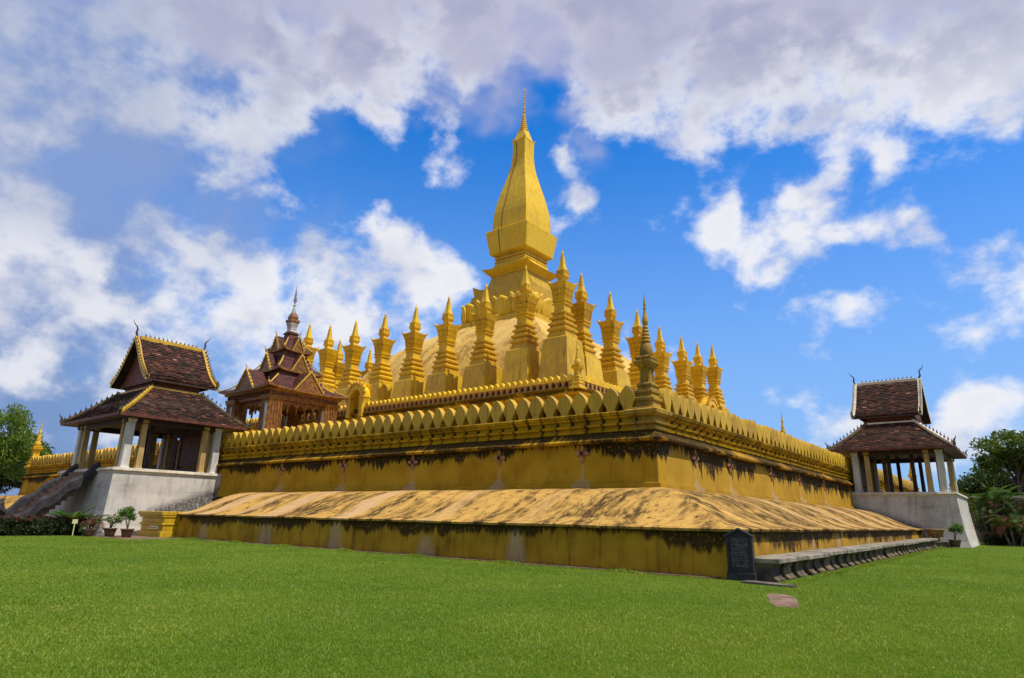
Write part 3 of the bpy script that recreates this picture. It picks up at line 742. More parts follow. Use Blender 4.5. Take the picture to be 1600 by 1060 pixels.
# terrace floors inside the walls
mb = MB(); ring(mb, 0, 0, A, A, [(-0.60, 5.36), (-0.62, 5.0), (-13.5, 5.0)]); mb.build('terrace_floor', 'gold_aged', wall)


# ------------------------------------------------------------------ corner spires
def corner_spire_mesh():
    parts = []
    mb = MB(); mb.sq([(.60, -.10), (.60, .10), (.46, .16), (.44, .34), (.52, .38), (.52, .48), (.40, .54), (.38, .64), (.44, .68), (.44, .76), (.35, .80), (.33, .92), (.38, .95), (.38, 1.02), (.30, 1.08)])
    parts.append(('pedestal', mb.mesh('pedestal', 'gold_mossy')))
    mb = MB(); mb.sq([(.20, 1.06), (.20, 1.68)])
    for sx in (-1, 1):
        for sy in (-1, 1): mb.lathe([(.10, 1.06), (.10, 1.12), (.078, 1.15), (.074, 1.54), (.10, 1.58), (.11, 1.66)], 8, sx * .20, sy * .20)
    parts.append(('pillar_cluster', mb.mesh('pillar_cluster', 'gold_mossy')))
    mb = MB(); mb.sq([(.30, 1.66), (.34, 1.72), (.45, 1.84), (.46, 1.92), (.36, 1.96), (.40, 2.02), (.41, 2.08), (.28, 2.14)])
    parts.append(('cornice', mb.mesh('cornice', 'gold_mossy')))
    mb = MB(); mb.lathe([(.26, 2.12), (.30, 2.18), (.32, 2.30), (.30, 2.45), (.25, 2.58), (.20, 2.66), (.17, 2.70)], 12)
    parts.append(('bell', mb.mesh('bell', 'gold_mossy', True)))
    mb = MB(); pr = []
    z = 2.68; r = .24
    for k in range(5): pr += [(r * .75, z), (r, z + .03), (r, z + .07), (r * .78, z + .12)]; z += .14; r *= .88
    pr += [(.08, z), (.13, z + .06), (.155, z + .16), (.14, z + .28), (.10, z + .42), (.07, z + .58), (.065, z + .66), (.085, z + .69), (.085, z + .72), (.05, z + .74), (.07, z + .86), (.05, z + .96), (.02, z + 1.18), (.006, z + 1.36)]
    mb.lathe(pr, 10); parts.append(('finial', mb.mesh('finial', 'gold_mossy')))
    return parts, z + 1.36
csp, csh = corner_spire_mesh()
def place_spire(x, y, z0, h, label, group, gold_=False, sc=1.0):
    k = h / csh
    t = thing('corner_spire', label, 'spire', (x, y, z0), 0, group)
    for nm, me in csp:
        o = obj(nm, me, t); o.scale = (k * sc, k * sc, k)
        if gold_: 
            me2 = me.copy(); me2.materials[0] = MATS['gold_aged']; o.data = me2
for (px, py) in ((A - .32, -A + .32), (-A + .32, -A + .32), (A - .32, A - .32)):
    mb = MB(); mb.sq([(.42, 4.50), (.44, 4.60), (.52, 4.64), (.54, 4.72), (.48, 4.76), (.46, 4.83), (.58, 4.85), (.60, 4.94), (.54, 4.96), (.46, 4.98), (.46, 5.11), (.58, 5.15), (.66, 5.23), (.68, 5.36), (.62, 5.40), (.56, 5.42)], px, py)
    mb.build('corner_pier', 'gold_mossy', wall)
CG = 'small spires on the wall corners'
place_spire(34.2, -34.2, 5.36, 10.1 - 5.36, 'mossy corner spire on the near corner of the lower wall', CG, sc=0.80)
place_spire(-34.3, -34.3, 5.36, 10.0 - 5.36, 'golden corner spire at the far left end of the lower wall', CG, True)
place_spire(34.3, 34.3, 5.36, 10.0 - 5.36, 'golden corner spire seen through the right gate pavilion', CG, True)

# ------------------------------------------------------------------ second wall
BX, BY, BH = 1.0, 0.3, 22.3
w2 = thing('upper_wall', 'upper golden parapet wall with rose niches below pointed merlons', 'wall', (0, 0, 0))
mb = MB(); ring(mb, BX, BY, BH, BH, [(0.35, 4.9), (0.30, 5.6), (0.10, 5.7), (0.05, 8.6)]); mb.build('wall_face', 'wall_second_plaster', w2)
mb = MB(); ring(mb, BX, BY, BH, BH, [(0.05, 8.6), (0.22, 8.64), (0.24, 8.78), (0.12, 8.84), (0.10, 9.02), (0.28, 9.08), (0.32, 9.2), (0.2, 9.26), (0.16, 9.40), (0.30, 9.44), (0.33, 9.56), (0.26, 9.6), (-0.5, 9.61)])
mb.build('cornice', 'wall_second_plaster', w2)
mb = MB(); ring(mb, BX, BY, BH, BH, [(-0.12, 9.6), (-0.12, 10.05), (-0.25, 10.05)]); mb.build('niche_back', 'gap_shade_and_niche', w2)
mb = MB()
mb.prism([(-.245, .40), (.245, .40), (.25, .52), (.20, .64), (.11, .76), (0, .86), (-.11, .76), (-.20, .64), (-.25, .52)], -.17, .17)
mb.prism([(-.10, 0), (.10, 0), (.10, .22), (.135, .30), (.235, .397), (-.235, .397), (-.135, .30), (-.10, .22)], -.135, .11, mi=1)
mb.prism([(-.15, 0), (.15, 0), (.15, .06), (-.15, .06)], -.16, .11, mi=1)
mer2 = mb.mesh('merlon', ['gold_paint', 'rose_niche'])
n2 = int((2 * BH - 1.0) / 0.515)
for k in range(n2 + 1):
    t = -BH + 0.5 + k * 0.515
    if abs(t + 0.0) > 1.0:
        obj('merlon', mer2, w2, (BX - t, BY - BH - 0.04, 9.6))
    if abs(t) > 1.0 and t < 12:
        obj('merlon', mer2, w2, (BX + BH + 0.04, BY + t, 9.6), math.pi / 2)
mb = MB(); mb.add([(BX - BH + .2, BY - BH + .2, 9.3), (BX + BH - .2, BY - BH + .2, 9.3), (BX + BH - .2, BY + BH - .2, 9.3), (BX - BH + .2, BY + BH - .2, 9.3)], [(0, 1, 2, 3)])
mb.build('terrace_floor', 'gold_aged', w2)
place_spire(BX + BH, BY - BH, 9.5, 12.9 - 9.5, 'golden corner spire on the near corner of the upper wall', CG, True, 0.95)
place_spire(BX + BH, BY + BH, 9.5, 14.2 - 9.5, 'thin spire tip peeking above the right merlons beside the roofed pavilion', CG, True, 0.85)

def arch_gate(loc, rz, label):
    t = thing('arched_gateway', label, 'gateway', loc, rz, 'arched gateways in the upper wall')
    t.scale = (.86, .86, .86)
    for s in (-1, 1):
        mb = MB(); mb.box(s * .95 - .26, s * .95 + .26, -.55, .55, -0.35, 1.7); mb.box(s * .95 - .32, s * .95 + .32, -.62, .62, 1.55, 1.72)
        bevel(mb.build('jamb', 'gold_aged', t), .02)
    mb = MB(); o = []
    n = 10
    out = [(1.22 * math.cos(math.pi * k / n), 1.7 + 1.2 * math.sin(math.pi * k / n) + (0.35 if k == 5 else 0.0)) for k in range(n + 1)]
    inn = [(.69 * math.cos(math.pi * k / n), 1.7 + .72 * math.sin(math.pi * k / n)) for k in range(n + 1)]
    for k in range(n):
        mb.prism([inn[k], out[k], out[k + 1], inn[k + 1]], -.5, .5)
    mb.build('arch', 'gold_paint', t)
    mb = MB()
    for k in range(1, n * 2):
        a = math.pi * k / (n * 2); R1 = 1.2; ln = .40 if k % 2 else .26
        c = (R1 * math.cos(a), 1.72 + R1 * math.sin(a))
        dx, dz_ = math.cos(a), math.sin(a)
        mb.prism([(c[0] - dz_ * .11, c[1] + dx * .11), (c[0] + dz_ * .11, c[1] - dx * .11), (c[0] + dx * ln - dz_ * .06, c[1] + dz_ * ln + .08)], -.58, -.40)
        mb.prism([(c[0] - dz_ * .11, c[1] + dx * .11), (c[0] + dz_ * .11, c[1] - dx * .11), (c[0] + dx * ln - dz_ * .06, c[1] + dz_ * ln + .08)], .40, .58)
    for s in (-1, 1):
        pts = [(s * (1.2 + .22 * math.sin(q * .9)), -.5, 1.2 + .16 * q) for q in range(5)] + [(s * 1.55, -.5, 1.95), (s * 1.62, -.5, 2.15)]
        mb.tube(pts, [.10, .11, .12, .12, .10, .07, .02], 6)
    mb.build('leaf_crest', 'gold_ornament', t)
    mb = MB(); mb.box(-.72, .72, .30, .40, -.35, 2.4); mb.build('door_panel', 'gold_aged', t)
arch_gate((BX + 0.35, BY - BH, 9.55), 0.0, 'arched gateway with leafy crest in the upper wall behind the tiered shrine')
arch_gate((BX + BH, BY - 0.4, 9.55), math.pi / 2, 'arched gateway with leafy crest among right-hand merlons below the last stupas')


# ------------------------------------------------------------------ the great stupa
OX, OY = 1.0, 0.6
gs = thing('great_stupa', 'great golden stupa with square dome, bottle-shaped spire and needle finial', 'stupa', (OX, OY, 9.3))
def gsb(mb, name, mat, smooth=False): return mb.build(name, mat, gs, smooth, loc=(0, 0, -9.3))
_kb = np.array([14.6, 14.5, 14.0, 13.1, 11.9, 10.5, 9.0, 7.5, 6.2, 5.2, 4.7]); _kz = np.array([9.0, 10.8, 12.9, 15.0, 16.9, 18.5, 19.8, 20.85, 21.6, 22.2, 22.5])
_t = np.arange(11); _q = np.linspace(0, 10, 61)
def _cat(v):
    o = []
    for q in _q:
        i = min(9, int(q)); f = q - i; p0, p1, p2_, p3 = v[max(i - 1, 0)], v[i], v[i + 1], v[min(i + 2, 10)]
        o.append(.5 * (2 * p1 + (p2_ - p0) * f + (2 * p0 - 5 * p1 + 4 * p2_ - p3) * f * f + (3 * p1 - p0 - 3 * p2_ + p3) * f ** 3))
    return o
dp = list(zip(_cat(_kb), _cat(_kz)))
mb = MB(); ring(mb, 0, 0, 0, 0, [(h, z) for h, z in dp], vfun=1)
gsb(mb, 'dome', 'dome_plaster', False)
mb = MB(); mb.sq([(5.15, 22.0), (5.2, 22.75), (5.0, 22.8), (4.55, 22.85), (4.5, 24.6), (4.2, 25.55)]); gsb(mb, 'lotus_core', 'gold_aged')
# lotus petals
def petal(w, h, bulge):
    mb = MB(); n = 8; mrows = 7; vs = []; fs = []
    for j in range(mrows + 1):
        t = j / mrows
        hw = w / 2 * (0.86 + 0.20 * math.sin(math.pi * min(t * 1.1, 1))) * (1.0 if t < .70 else math.sqrt(max(0.0, 1 - ((t - .70) / .31) ** 2)))
        for i in range(n + 1):
            s = -1 + 2 * i / n
            yy = -bulge * (0.25 + math.sin(math.pi * (0.10 + 0.62 * t))) * (1 - 0.55 * s * s) - (0.25 * max(0, t - .7) / .3)
            vs.append((s * hw, yy, h * t))
    for j in range(mrows):
        for i in range(n):
            a = j * (n + 1) + i; fs.append((a, a + 1, a + n + 2, a + n + 1))
    mb.add(vs, fs)
    me = mb.mesh('lotus_petal', 'gold_paint', True)
    return me
p1 = petal(2.42, 2.35, 0.42); p2 = petal(1.15, 2.60, 0.24)
for s in range(4):
    rz = s * math.pi / 2
    for k in range(4):
        t = -3.72 + k * 2.48
        R = Matrix.Rotation(rz, 4, 'Z') @ Vector((t, -4.62, 22.75))
        o = obj('lotus_petal', p1, gs, (R.x, R.y, R.z - 9.3), rz); md = o.modifiers.new('s', 'SOLIDIFY'); md.thickness = .14
        if k < 3:
            R = Matrix.Rotation(rz, 4, 'Z') @ Vector((t + 1.24, -4.55, 22.75))
            o = obj('lotus_petal', p2, gs, (R.x, R.y, R.z - 9.3), rz); md = o.modifiers.new('s', 'SOLIDIFY'); md.thickness = .14
    R = Matrix.Rotation(rz + math.pi / 4, 4, 'Z') @ Vector((0, -6.35, 22.75))
    o = obj('lotus_petal', p1, gs, (R.x, R.y, R.z - 9.3), rz + math.pi / 4); md = o.modifiers.new('s', 'SOLIDIFY'); md.thickness = .14

def flared(mb, h0, z0, h1, z1, lift, n=8, inner=None, curve=1.0):
    """square band from half h0 to h1 whose top edge lifts at the corners"""
    vs = []; fs = []
    for s in range(4):
        M = Matrix.Rotation(s * math.pi / 2, 3, 'Z'); base = len(vs)
        for i in range(n + 1):
            t = -1 + 2 * i / n; k = abs(t) ** 5
            vs.append(M @ Vector((t * h0, -h0, z0)))
            e = 1 + 0.05 * k * curve
            vs.append(M @ Vector((t * h1 * e, -h1 * e, z1 + lift * k)))
            hi = inner if inner else h1 * .9
            vs.append(M @ Vector((t * hi, -hi, z1 - 0.02)))
        for i in range(n):
            a = base + 3 * i
            fs += [(a, a + 3, a + 4, a + 1), (a + 1, a + 4, a + 5, a + 2)]
    mb.add(vs, fs)
mb = MB(); mb.sq([(4.45, 25.2), (4.45, 25.5), (4.13, 25.55), (4.13, 26.1), (3.92, 26.12), (3.86, 26.4)])
flared(mb, 3.88, 26.35, 3.86, 26.85, 0.6, inner=3.2); gsb(mb, 'corner_tier', 'gold_aged')
mb = MB(); mb.sq([(3.5, 26.5), (3.35, 26.75), (3.15, 27.0), (2.95, 27.5), (2.80, 27.6), (2.62, 28.2), (2.5, 28.9)]); gsb(mb, 'tapered_block', 'gold_aged')
mb = MB(); mb.sq([(2.58, 28.88), (2.62, 29.02), (2.78, 29.1), (2.9, 29.25)]); flared(mb, 2.9, 29.2, 3.22, 29.62, 0.17, inner=2.6)
mb.sq([(2.75, 29.58), (2.45, 29.95), (2.28, 30.4), (2.2, 30.65)]); gsb(mb, 'flared_cornice', 'gold_paint')
mb = MB(); mb.sq([(2.2, 30.6), (2.28, 30.66), (2.28, 30.82), (2.12, 30.88), (2.12, 31.02), (2.3, 31.08), (2.3, 31.22), (2.18, 31.26), (2.2, 31.45), (2.5, 31.55), (2.6, 31.72)]); gsb(mb, 'neck_moulding', 'gold_aged')
mb = MB(); mb.sq([(2.6, 31.66), (2.74, 31.74), (2.80, 32.2), (3.14, 34.55), (3.12, 34.64), (2.5, 34.70)]); bevel(gsb(mb, 'flared_box', 'gold_paint'), .05)
bp = [(2.50, 34.66), (2.52, 35.4), (2.50, 36.2), (2.43, 37.2), (2.32, 38.0), (2.16, 38.9), (1.96, 39.9), (1.72, 40.9), (1.50, 41.8), (1.30, 42.7), (1.13, 43.6), (1.02, 44.5), (.96, 45.4), (.95, 46.4), (.98, 47.3)]
bottle = MB()
bottle.sq(bp)
ob = gsb(bottle, 'bottle_spire', 'gold_paint')
mb = MB(); flared(mb, .98, 47.28, 1.02, 47.46, 0.40, inner=.9, curve=1.3); mb.sq([(.93, 47.4), (.80, 47.9), (.66, 48.4), (.50, 49.0), (.44, 49.2)]); gsb(mb, 'bottle_cap', 'gold_paint')
mb = MB(); pr = []
z = 49.15; r = .58
for k in range(8): pr += [(r * .74, z), (r, z + .05), (r * .95, z + .16), (r * .72, z + .26)]; z += .30; r *= .88
pr += [(.13, z), (.15, z + .25), (.22, z + .32), (.22, z + .38), (.10, z + .45), (.10, z + .8), (.19, z + .88), (.17, z + .96), (.085, z + 1.05), (.08, z + 1.6), (.15, z + 1.68), (.13, z + 1.75), (.06, z + 1.85), (.055, z + 2.5), (.10, z + 2.58), (.05, z + 2.68), (.03, z + 3.3), (.09, z + 3.55), (.06, z + 3.8), (.01, z + 4.1)]
mb.lathe(pr, 10); gsb(mb, 'crown_finial', 'gold_ornament')
mb = MB(); pts = []
for h, z in reversed(bp): pts.append((-h * 0.42 + 0.1 * math.sin(z), -h - .02, z))
pts += [(-1.1, -2.55, 34.70), (-1.15, -3.16, 34.60), (-1.08, -2.82, 32.2), (-1.05, -2.76, 31.75)]
mb.tube(pts, .045, 5); gsb(mb, 'lightning_cable', 'cable')

# ------------------------------------------------------------------ thirty small stupas
def ssq(prof, mat, name): mb = MB(); mb.sq(prof); return mb.mesh(name, mat)
parts = []
mb = MB(); mb.sq([(.86, -7.75), (.86, -7.34), (.78, -7.28), (.76, -7.14), (.88, -7.08), (.90, -6.92), (.74, -6.80), (.70, -6.66), (.82, -6.60), (.84, -6.46), (.66, -6.34), (.60, -6.18), (.74, -6.12), (.76, -5.98), (.58, -5.88), (.54, -5.72), (.66, -5.66), (.68, -5.54), (.50, -5.44)])
parts.append(('stepped_base', mb.mesh('stepped_base', 'gold_ornament')))
mb = MB(); mb.sq([(.48, -5.5), (.48, -4.92), (.58, -4.88), (.60, -4.78), (.50, -4.74), (.52, -4.66), (.62, -4.62), (.64, -4.52), (.50, -4.46)]); parts.append(('shaft', mb.mesh('shaft', 'gold_paint')))
mb = MB(); mb.sq([(.50, -4.5), (.54, -4.1), (.62, -3.6), (.72, -3.2), (.76, -3.05), (.60, -3.0)])
for s in range(4):
    M = Matrix.Rotation(s * math.pi / 2, 3, 'Z')
    for row, (zb, hh, off, n) in enumerate(((-4.50, .50, .53, 4), (-4.08, .52, .58, 4), (-3.62, .62, .67, 5))):
        for k in range(n):
            w = 2 * off / n; c = -off + w * (k + .5)
            vs = [(c - w * .48, -off - .01, zb), (c + w * .48, -off - .01, zb), (c + w * .5, -off - .09, zb + hh * .55), (c, -off - .19, zb + hh), (c - w * .5, -off - .09, zb + hh * .55), (c, -off + .06, zb + hh * .5)]
            mb.add([M @ Vector(v) for v in vs], [(0, 1, 2, 3, 4), (4, 3, 5), (3, 2, 5)])
    # corner acroteria
    vs = [(-.70, -.70, -3.45), (-.54, -.80, -3.15), (-.92, -.92, -2.84), (-.80, -.54, -3.15), (-.5, -.5, -3.05)]
    mb.add([M @ Vector(v) for v in vs], [(0, 1, 2), (0, 2, 3), (1, 4, 2), (4, 3, 2)])
parts.append(('lotus_capital', mb.mesh('lotus_capital', 'gold_ornament')))
mb = MB(); mb.sq([(.40, -3.05), (.36, -2.90), (.30, -2.75), (.30, -2.62), (.38, -2.52), (.42, -2.40), (.36, -2.2), (.38, -2.0), (.40, -1.92), (.30, -1.88)])
for s in range(4):
    M = Matrix.Rotation(s * math.pi / 2, 3, 'Z')
    for c in (-.2, .2):
        mb.add([M @ Vector(v) for v in ((c - .17, -.38, -2.45), (c + .17, -.38, -2.45), (c, -.50, -1.95), (c, -.3, -2.2))], [(0, 1, 2), (0, 2, 3), (1, 3, 2)])
parts.append(('bud', mb.mesh('bud', 'gold_ornament')))
mb = MB(); mb.sq([(.32, -1.95), (.26, -1.72), (.20, -1.42), (.155, -1.05), (.12, -.66)]); mb.lathe([(.10, -.68), (.15, -.66), (.15, -.60), (.08, -.57), (.11, -.46), (.12, -.38), (.08, -.28), (.035, -.14), (.008, .0)], 8)
parts.append(('spire', mb.mesh('spire', 'gold_paint')))
mb = MB(); mb.sq([(1.56, 0.0), (1.10, .985), (.98, 1.0)]); ped_me = mb.mesh('pedestal', 'gold_aged')
LX = [(17.91, 22.68), (14.18, 22.27), (9.76, 21.54), (5.23, 21.31), (0.86, 21.21), (-3.63, 21.32), (-8.3, 21.33), (-12.75, 21.6), (-16.68, 22.43)]
RY = [(-13.02, 21.62), (-8.2, 21.34), (-3.08, 21.04), (1.72, 20.64), (7.0, 20.82), (11.34, 21.11), (15.8, 21.82)]
SX0, SX1, SY0, SY1 = -16.2, 18.0, -15.7, 16.3
pos = []
ordn = ['', 'second', 'third', 'fourth', 'fifth', 'sixth', 'seventh', 'eighth']
for k, (x, z) in enumerate(LX):
    if k == 0: lab = 'tallest-looking small stupa, at the near corner below the central spire'
    elif k == 8: lab = 'small golden stupa half hidden behind the tiered shrine spire, last of the left row'
    else: lab = 'small golden stupa, %s to the left of the near-corner stupa in the left row' % ('first' if k == 1 else ordn[k])
    pos.append((x, SY0, z, lab, 'left row of small stupas'))
for k, (y, z) in enumerate(RY):
    lab = 'small golden stupa, %s to the right of the near-corner stupa in the right row' % ('first' if k == 0 else ordn[k] if False else ['', 'second', 'third', 'fourth', 'fifth', 'sixth', 'seventh'][k])
    if k == 6: lab = 'small golden stupa, last and farthest right in the right row'
    pos.append((SX1, y, z, lab, 'right row of small stupas'))
pos.append((SX0, -11.75, 21.35, 'far-row small stupa showing just right of the left row\'s seventh stupa', 'far rows of small stupas'))
pos.append((SX0, -7.2, 21.2, 'small stupa tip of the far left row behind the arched gateway crest', 'far rows of small stupas'))
pos.append((14.6, SY1, 21.1, 'back-row small stupa half hidden behind the right row\'s fifth stupa', 'far rows of small stupas'))
for i, (x, y, z, lab, grp) in enumerate(pos):
    t = thing('small_stupa', lab, 'stupa', (x, y, 9.3), 0, grp)
    top = z - 7.7 - 9.3
    o = obj('pedestal', ped_me, t, (0, 0, -0.05)); o.scale = (1, 1, top + 0.08)
    for nm, me in parts:
        obj(nm, me, t, (0, 0, z - 9.3))


# ------------------------------------------------------------------ gate pavilions
def tile_field(mb, tint, fn, nu, nv, lu, thick=0.05):
    """overlapping rows of tiles on a patch fn(u, v)->(point, normal); u 0..1 across, v 0..1 from eave to ridge"""
    for j in range(nv):
        v0 = j / nv; v1 = min(1.0, (j + 1.25) / nv)
        n = max(2, int(nu(v0)))
        off = 0.5 if j % 2 else 0.0
        for i in range(-1, n + 1):
            a = (i + off) / n; b_ = (i + 0.94 + off) / n
            a = max(a, 0.0); b_ = min(b_, 1.0)
            if b_ - a < 0.2 / n: continue
            jit = random.uniform(-.25, .25) / nv * 0.5
            va = max(0.0, v0 + jit)
            p00, nn = fn(a, va); p10, _ = fn(b_, va); p11, _ = fn(b_, v1); p01, _ = fn(a, v1)
            lift = thick * random.uniform(.7, 1.5)
            q = [p00 + nn * lift, p10 + nn * lift, p11 + nn * .004, p01 + nn * .004, p00 + nn * 0.0, p10 + nn * 0.0]
            mb.add(q, [(0, 1, 2, 3), (4, 5, 1, 0)])
            tt = random.random(); tint += [tt, tt * .4]
def patch(p00, p10, p11, p01, sag=0.0):
    p00, p10, p11, p01 = map(Vector, (p00, p10, p11, p01))
    n = (p10 - p00).cross(p01 - p00).normalized()
    def fn(u, v):
        w = v
        a = p00.lerp(p10, u); b_ = p01.lerp(p11, u)
        return a.lerp(b_, w) - n * (sag * math.sin(math.pi * w)), n
    return fn
def hook(mb, base, fwd, h, r):
    """naga-tail finial curling up and outwards; base point, outward unit vector"""
    b0 = Vector(base); f = Vector(fwd)
    pts = [(0, 0), (.10, .20), (.05, .42), (.12, .58), (.26, .68), (.38, .80), (.44, 1.0)]
    mb.tube([b0 + f * (a * h * .8) + Vector((0, 0, z * h)) for a, z in pts], [r * 1.3, r * 1.25, r, r * .8, r * .6, r * .4, r * .12], 6)
def spikes(mb, p0, p1, n, h, lean=None):
    p0, p1 = Vector(p0), Vector(p1); t = (p1 - p0).normalized()
    sd = Vector((-t.y, t.x, 0)); sd = sd.normalized() if sd.length > 1e-3 else Vector((1, 0, 0))
    for k in range(n):
        f = (k + .5) / n; c = p0.lerp(p1, f); s = 1 if f > .5 else -1
        if lean is not None: s = lean
        w = .085
        q = [c - t * w - sd * .03, c + t * w - sd * .03, c + t * w + sd * .03, c - t * w + sd * .03, c + t * (s * .02) + Vector((0, 0, h * .55)) + sd * .035, c + t * (s * .02) + Vector((0, 0, h * .55)) - sd * .035, c + t * (s * .14) + Vector((0, 0, h))]
        mb.add(q, [(3, 2, 1, 0), (0, 1, 5), (2, 3, 4), (1, 2, 4, 5), (3, 0, 5, 4), (5, 4, 6), (4, 5, 6)])

def gate_pavilion(loc, rz, label, trim):
    D0 = 38.0                        # local origin sits this far out from the monument's middle
    t = thing('gate_pavilion', label, 'pavilion', loc, rz, 'tile-roofed gate pavilions on the wall')
    Y = lambda d: -(d - D0)
    # white podium
    mb = MB()
    a0, a1 = 4.2, 4.75
    lv = [(0.55, -0.05), (0.36, 0.5), (0.20, 1.3), (0.08, 2.3), (0.0, 3.45)]
    vs = []; fs = []
    for e, z in lv:
        vs += [(-a0 - e, Y(34.75), z), (-a0 - e, Y(41.1 + e * .9), z), (a0 + e, Y(41.1 + e * .9), z), (a0 + e, Y(34.75), z)]
    for k in range(len(lv) - 1):
        for i in range(3):
            a = 4 * k + i; fs.append((a, a + 1, a + 5, a + 4))
    mb.add(vs, fs); mb.build('podium', 'podium_plaster', t)
    mb = MB(); mb.box(-4.22, 4.22, Y(41.12), Y(34.75), 3.44, 3.54); mb.box(-4.32, 4.32, Y(41.22), Y(34.70), 3.54, 3.64); mb.box(-4.26, 4.26, Y(41.16), Y(34.70), 3.64, 3.72)
    bevel(mb.build('podium_cap', 'pale_cap', t), .02)
    # columns: white one at each corner with two ochre neighbours
    def colm(a, d, r, z0, z1, mat, name='column'):
        mb = MB(); x, y = a, Y(d)
        mb.sq([(r * 1.12, z0), (r * 1.12, z0 + .08), (r, z0 + .12), (r * .88, z1 - .22), (r * 1.08, z1 - .18), (r * 1.12, z1)], x, y)
        bevel(mb.build(name, mat, t), .05, 2)
    for sa in (-1, 1):
        for d, s in ((40.45, -1), (35.15, 1)):
            colm(sa * 3.68, d, .225, 3.71, 6.62, 'column_white')
            colm(sa * 3.68, d + s * .78, .17, 3.71, 6.62, 'column_ochre')
            colm(sa * 2.95, d, .17, 3.71, 6.62, 'column_ochre')
        for d in (37.1, 38.6):
            colm(sa * 2.2, d, .13, 3.71, 8.8, 'dark_wood', 'inner_post')
    # beams and ceiling
    mb = MB()
    for sa in (-1, 1): mb.box(sa * 3.68 - .16, sa * 3.68 + .16, Y(40.75), Y(34.85), 6.36, 6.66)
    for d in (40.45, 35.15): mb.box(-3.5, 3.5, Y(d) - .16, Y(d) + .16, 6.34, 6.64)
    for d in (37.1, 38.6): mb.box(-3.5, 3.5, Y(d) - .10, Y(d) + .10, 6.66, 6.86)
    mb.build('beam', 'dark_wood', t)
    mb = MB(); mb.box(-1.5, 1.5, Y(34.98), Y(34.80), 3.72, 6.5); gd = mb.build('gate_door', 'red_wood', t)
    for s_ in (-1, 1):
        mb = MB(); mb.box(s_ * 1.62 - .14, s_ * 1.62 + .14, Y(35.06), Y(34.78), 3.72, 6.62); mb.build('door_jamb', 'ornate_gold', gd)
    # lower hipped roof
    w, o, i_ = 4.63, 41.48, 33.62; n_, no, ni = 2.42, 39.15, 36.0; ze, zn = 6.75, 8.85
    c = [(-w, Y(o), ze), (w, Y(o), ze), (w, Y(i_), ze), (-w, Y(i_), ze)]
    c2 = [(-n_, Y(no), zn), (n_, Y(no), zn), (n_, Y(ni), zn), (-n_, Y(ni), zn)]
    lr = MB(); tint = []
    for k in range(4):
        p00, p10, p11, p01 = c[k], c[(k + 1) % 4], c2[(k + 1) % 4], c2[k]
        L0 = (Vector(p10) - Vector(p00)).length; L1 = (Vector(p11) - Vector(p01)).length
        if k == 2: continue
        tile_field(lr, tint, patch(p00, p10, p11, p01, .10), lambda v: (L0 * (1 - v) + L1 * v) / .30, 20, L0)
    roof = MB()
    roof.add([Vector(q) - Vector((0, 0, .10)) for q in c] + [Vector(q) - Vector((0, 0, .10)) for q in c2], [(0, 1, 5, 4), (1, 2, 6, 5), (2, 3, 7, 6), (3, 0, 4, 7), (0, 3, 2, 1)])
    lower = roof.build('lower_roof', 'dark_wood', t)
    lr.build('roof_tiles', 'roof_tile', lower, tint=tint, kind='stuff')
    mb = MB()
    for k in range(4):
        p, q = Vector(c[k]), Vector(c[(k + 1) % 4]); 
        dirv = (q - p).normalized(); nrm = Vector((dirv.y, -dirv.x, 0)) * .05
        mb.add([p + nrm - Vector((0, 0, .13)), q + nrm - Vector((0, 0, .13)), q + nrm + Vector((0, 0, .03)), p + nrm + Vector((0, 0, .03)), p - nrm - Vector((0, 0, .13)), q - nrm - Vector((0, 0, .13))], [(0, 1, 2, 3), (0, 4, 5, 1)])
    mb.build('eave_board', 'red_wood', lower)
    # hips with crest spikes and naga finials
    for k in range(4):
        p, q = Vector(c[k]), Vector(c2[k]); e = (q - p)
        out = Vector((p.x - q.x, p.y - q.y, 0)).normalized()
        mb = MB(); pts = [p.lerp(q, f) - Vector((0, 0, .10 * math.sin(math.pi * f) - .06)) for f in (0, .2, .4, .6, .8, 1)]
        sd = Vector((-out.y, out.x, 0)) * .11
        vs = []; fs = []
        for pt in pts: vs += [pt - sd - Vector((0, 0, .08)), pt - sd + Vector((0, 0, .10)), pt + sd + Vector((0, 0, .10)), pt + sd - Vector((0, 0, .08))]
        for m_ in range(5):
            a = 4 * m_; fs += [(a, a + 4, a + 5, a + 1), (a + 1, a + 5, a + 6, a + 2), (a + 2, a + 6, a + 7, a + 3)]
        fs += [(0, 1, 2, 3)]
        mb.add(vs, fs); mb.build('hip_ridge', trim if k in ((1,) if trim == 'gold_trim' else (0, 1)) else 'hip_shade', lower)  # near hips keep the lit trim, the rest are coloured as shaded
        mb = MB(); spikes(mb, pts[0] + Vector((0, 0, .09)), pts[-1] + Vector((0, 0, .09)), 11, .30, lean=-.3); mb.build('crest_spikes', 'bronze', lower, kind='stuff')
        mb = MB(); hook(mb, p + Vector((0, 0, .05)), out, .62, .075); mb.build('naga_finial', 'bronze', lower)
    # neck box between the roofs
    mb = MB(); mb.box(-2.15, 2.15, Y(38.95), Y(36.0), 8.7, 9.75); mb.build('neck', 'red_wood', t)
    mb = MB()
    mb.box(-2.5, 2.5, Y(39.22), Y(39.05), 8.78, 8.92); mb.box(-2.5, 2.5, Y(36.1), Y(35.95), 8.78, 8.92)
    for sa in (-1, 1): mb.box(sa * 2.42 - .08, sa * 2.42 + .08, Y(39.05), Y(36.1), 8.78, 8.92)
    mb.build('neck_band', trim, t)
    # upper gabled roof, concave slopes
    ro, ri, zr = 39.62, 35.15, 12.36; gw, gz = 2.70, 9.40
    prof = [(gw, gz), (2.20, 9.72), (1.66, 10.20), (1.14, 10.82), (.64, 11.54), (.0, zr)]
    ur = MB(); tint = []
    und = MB()
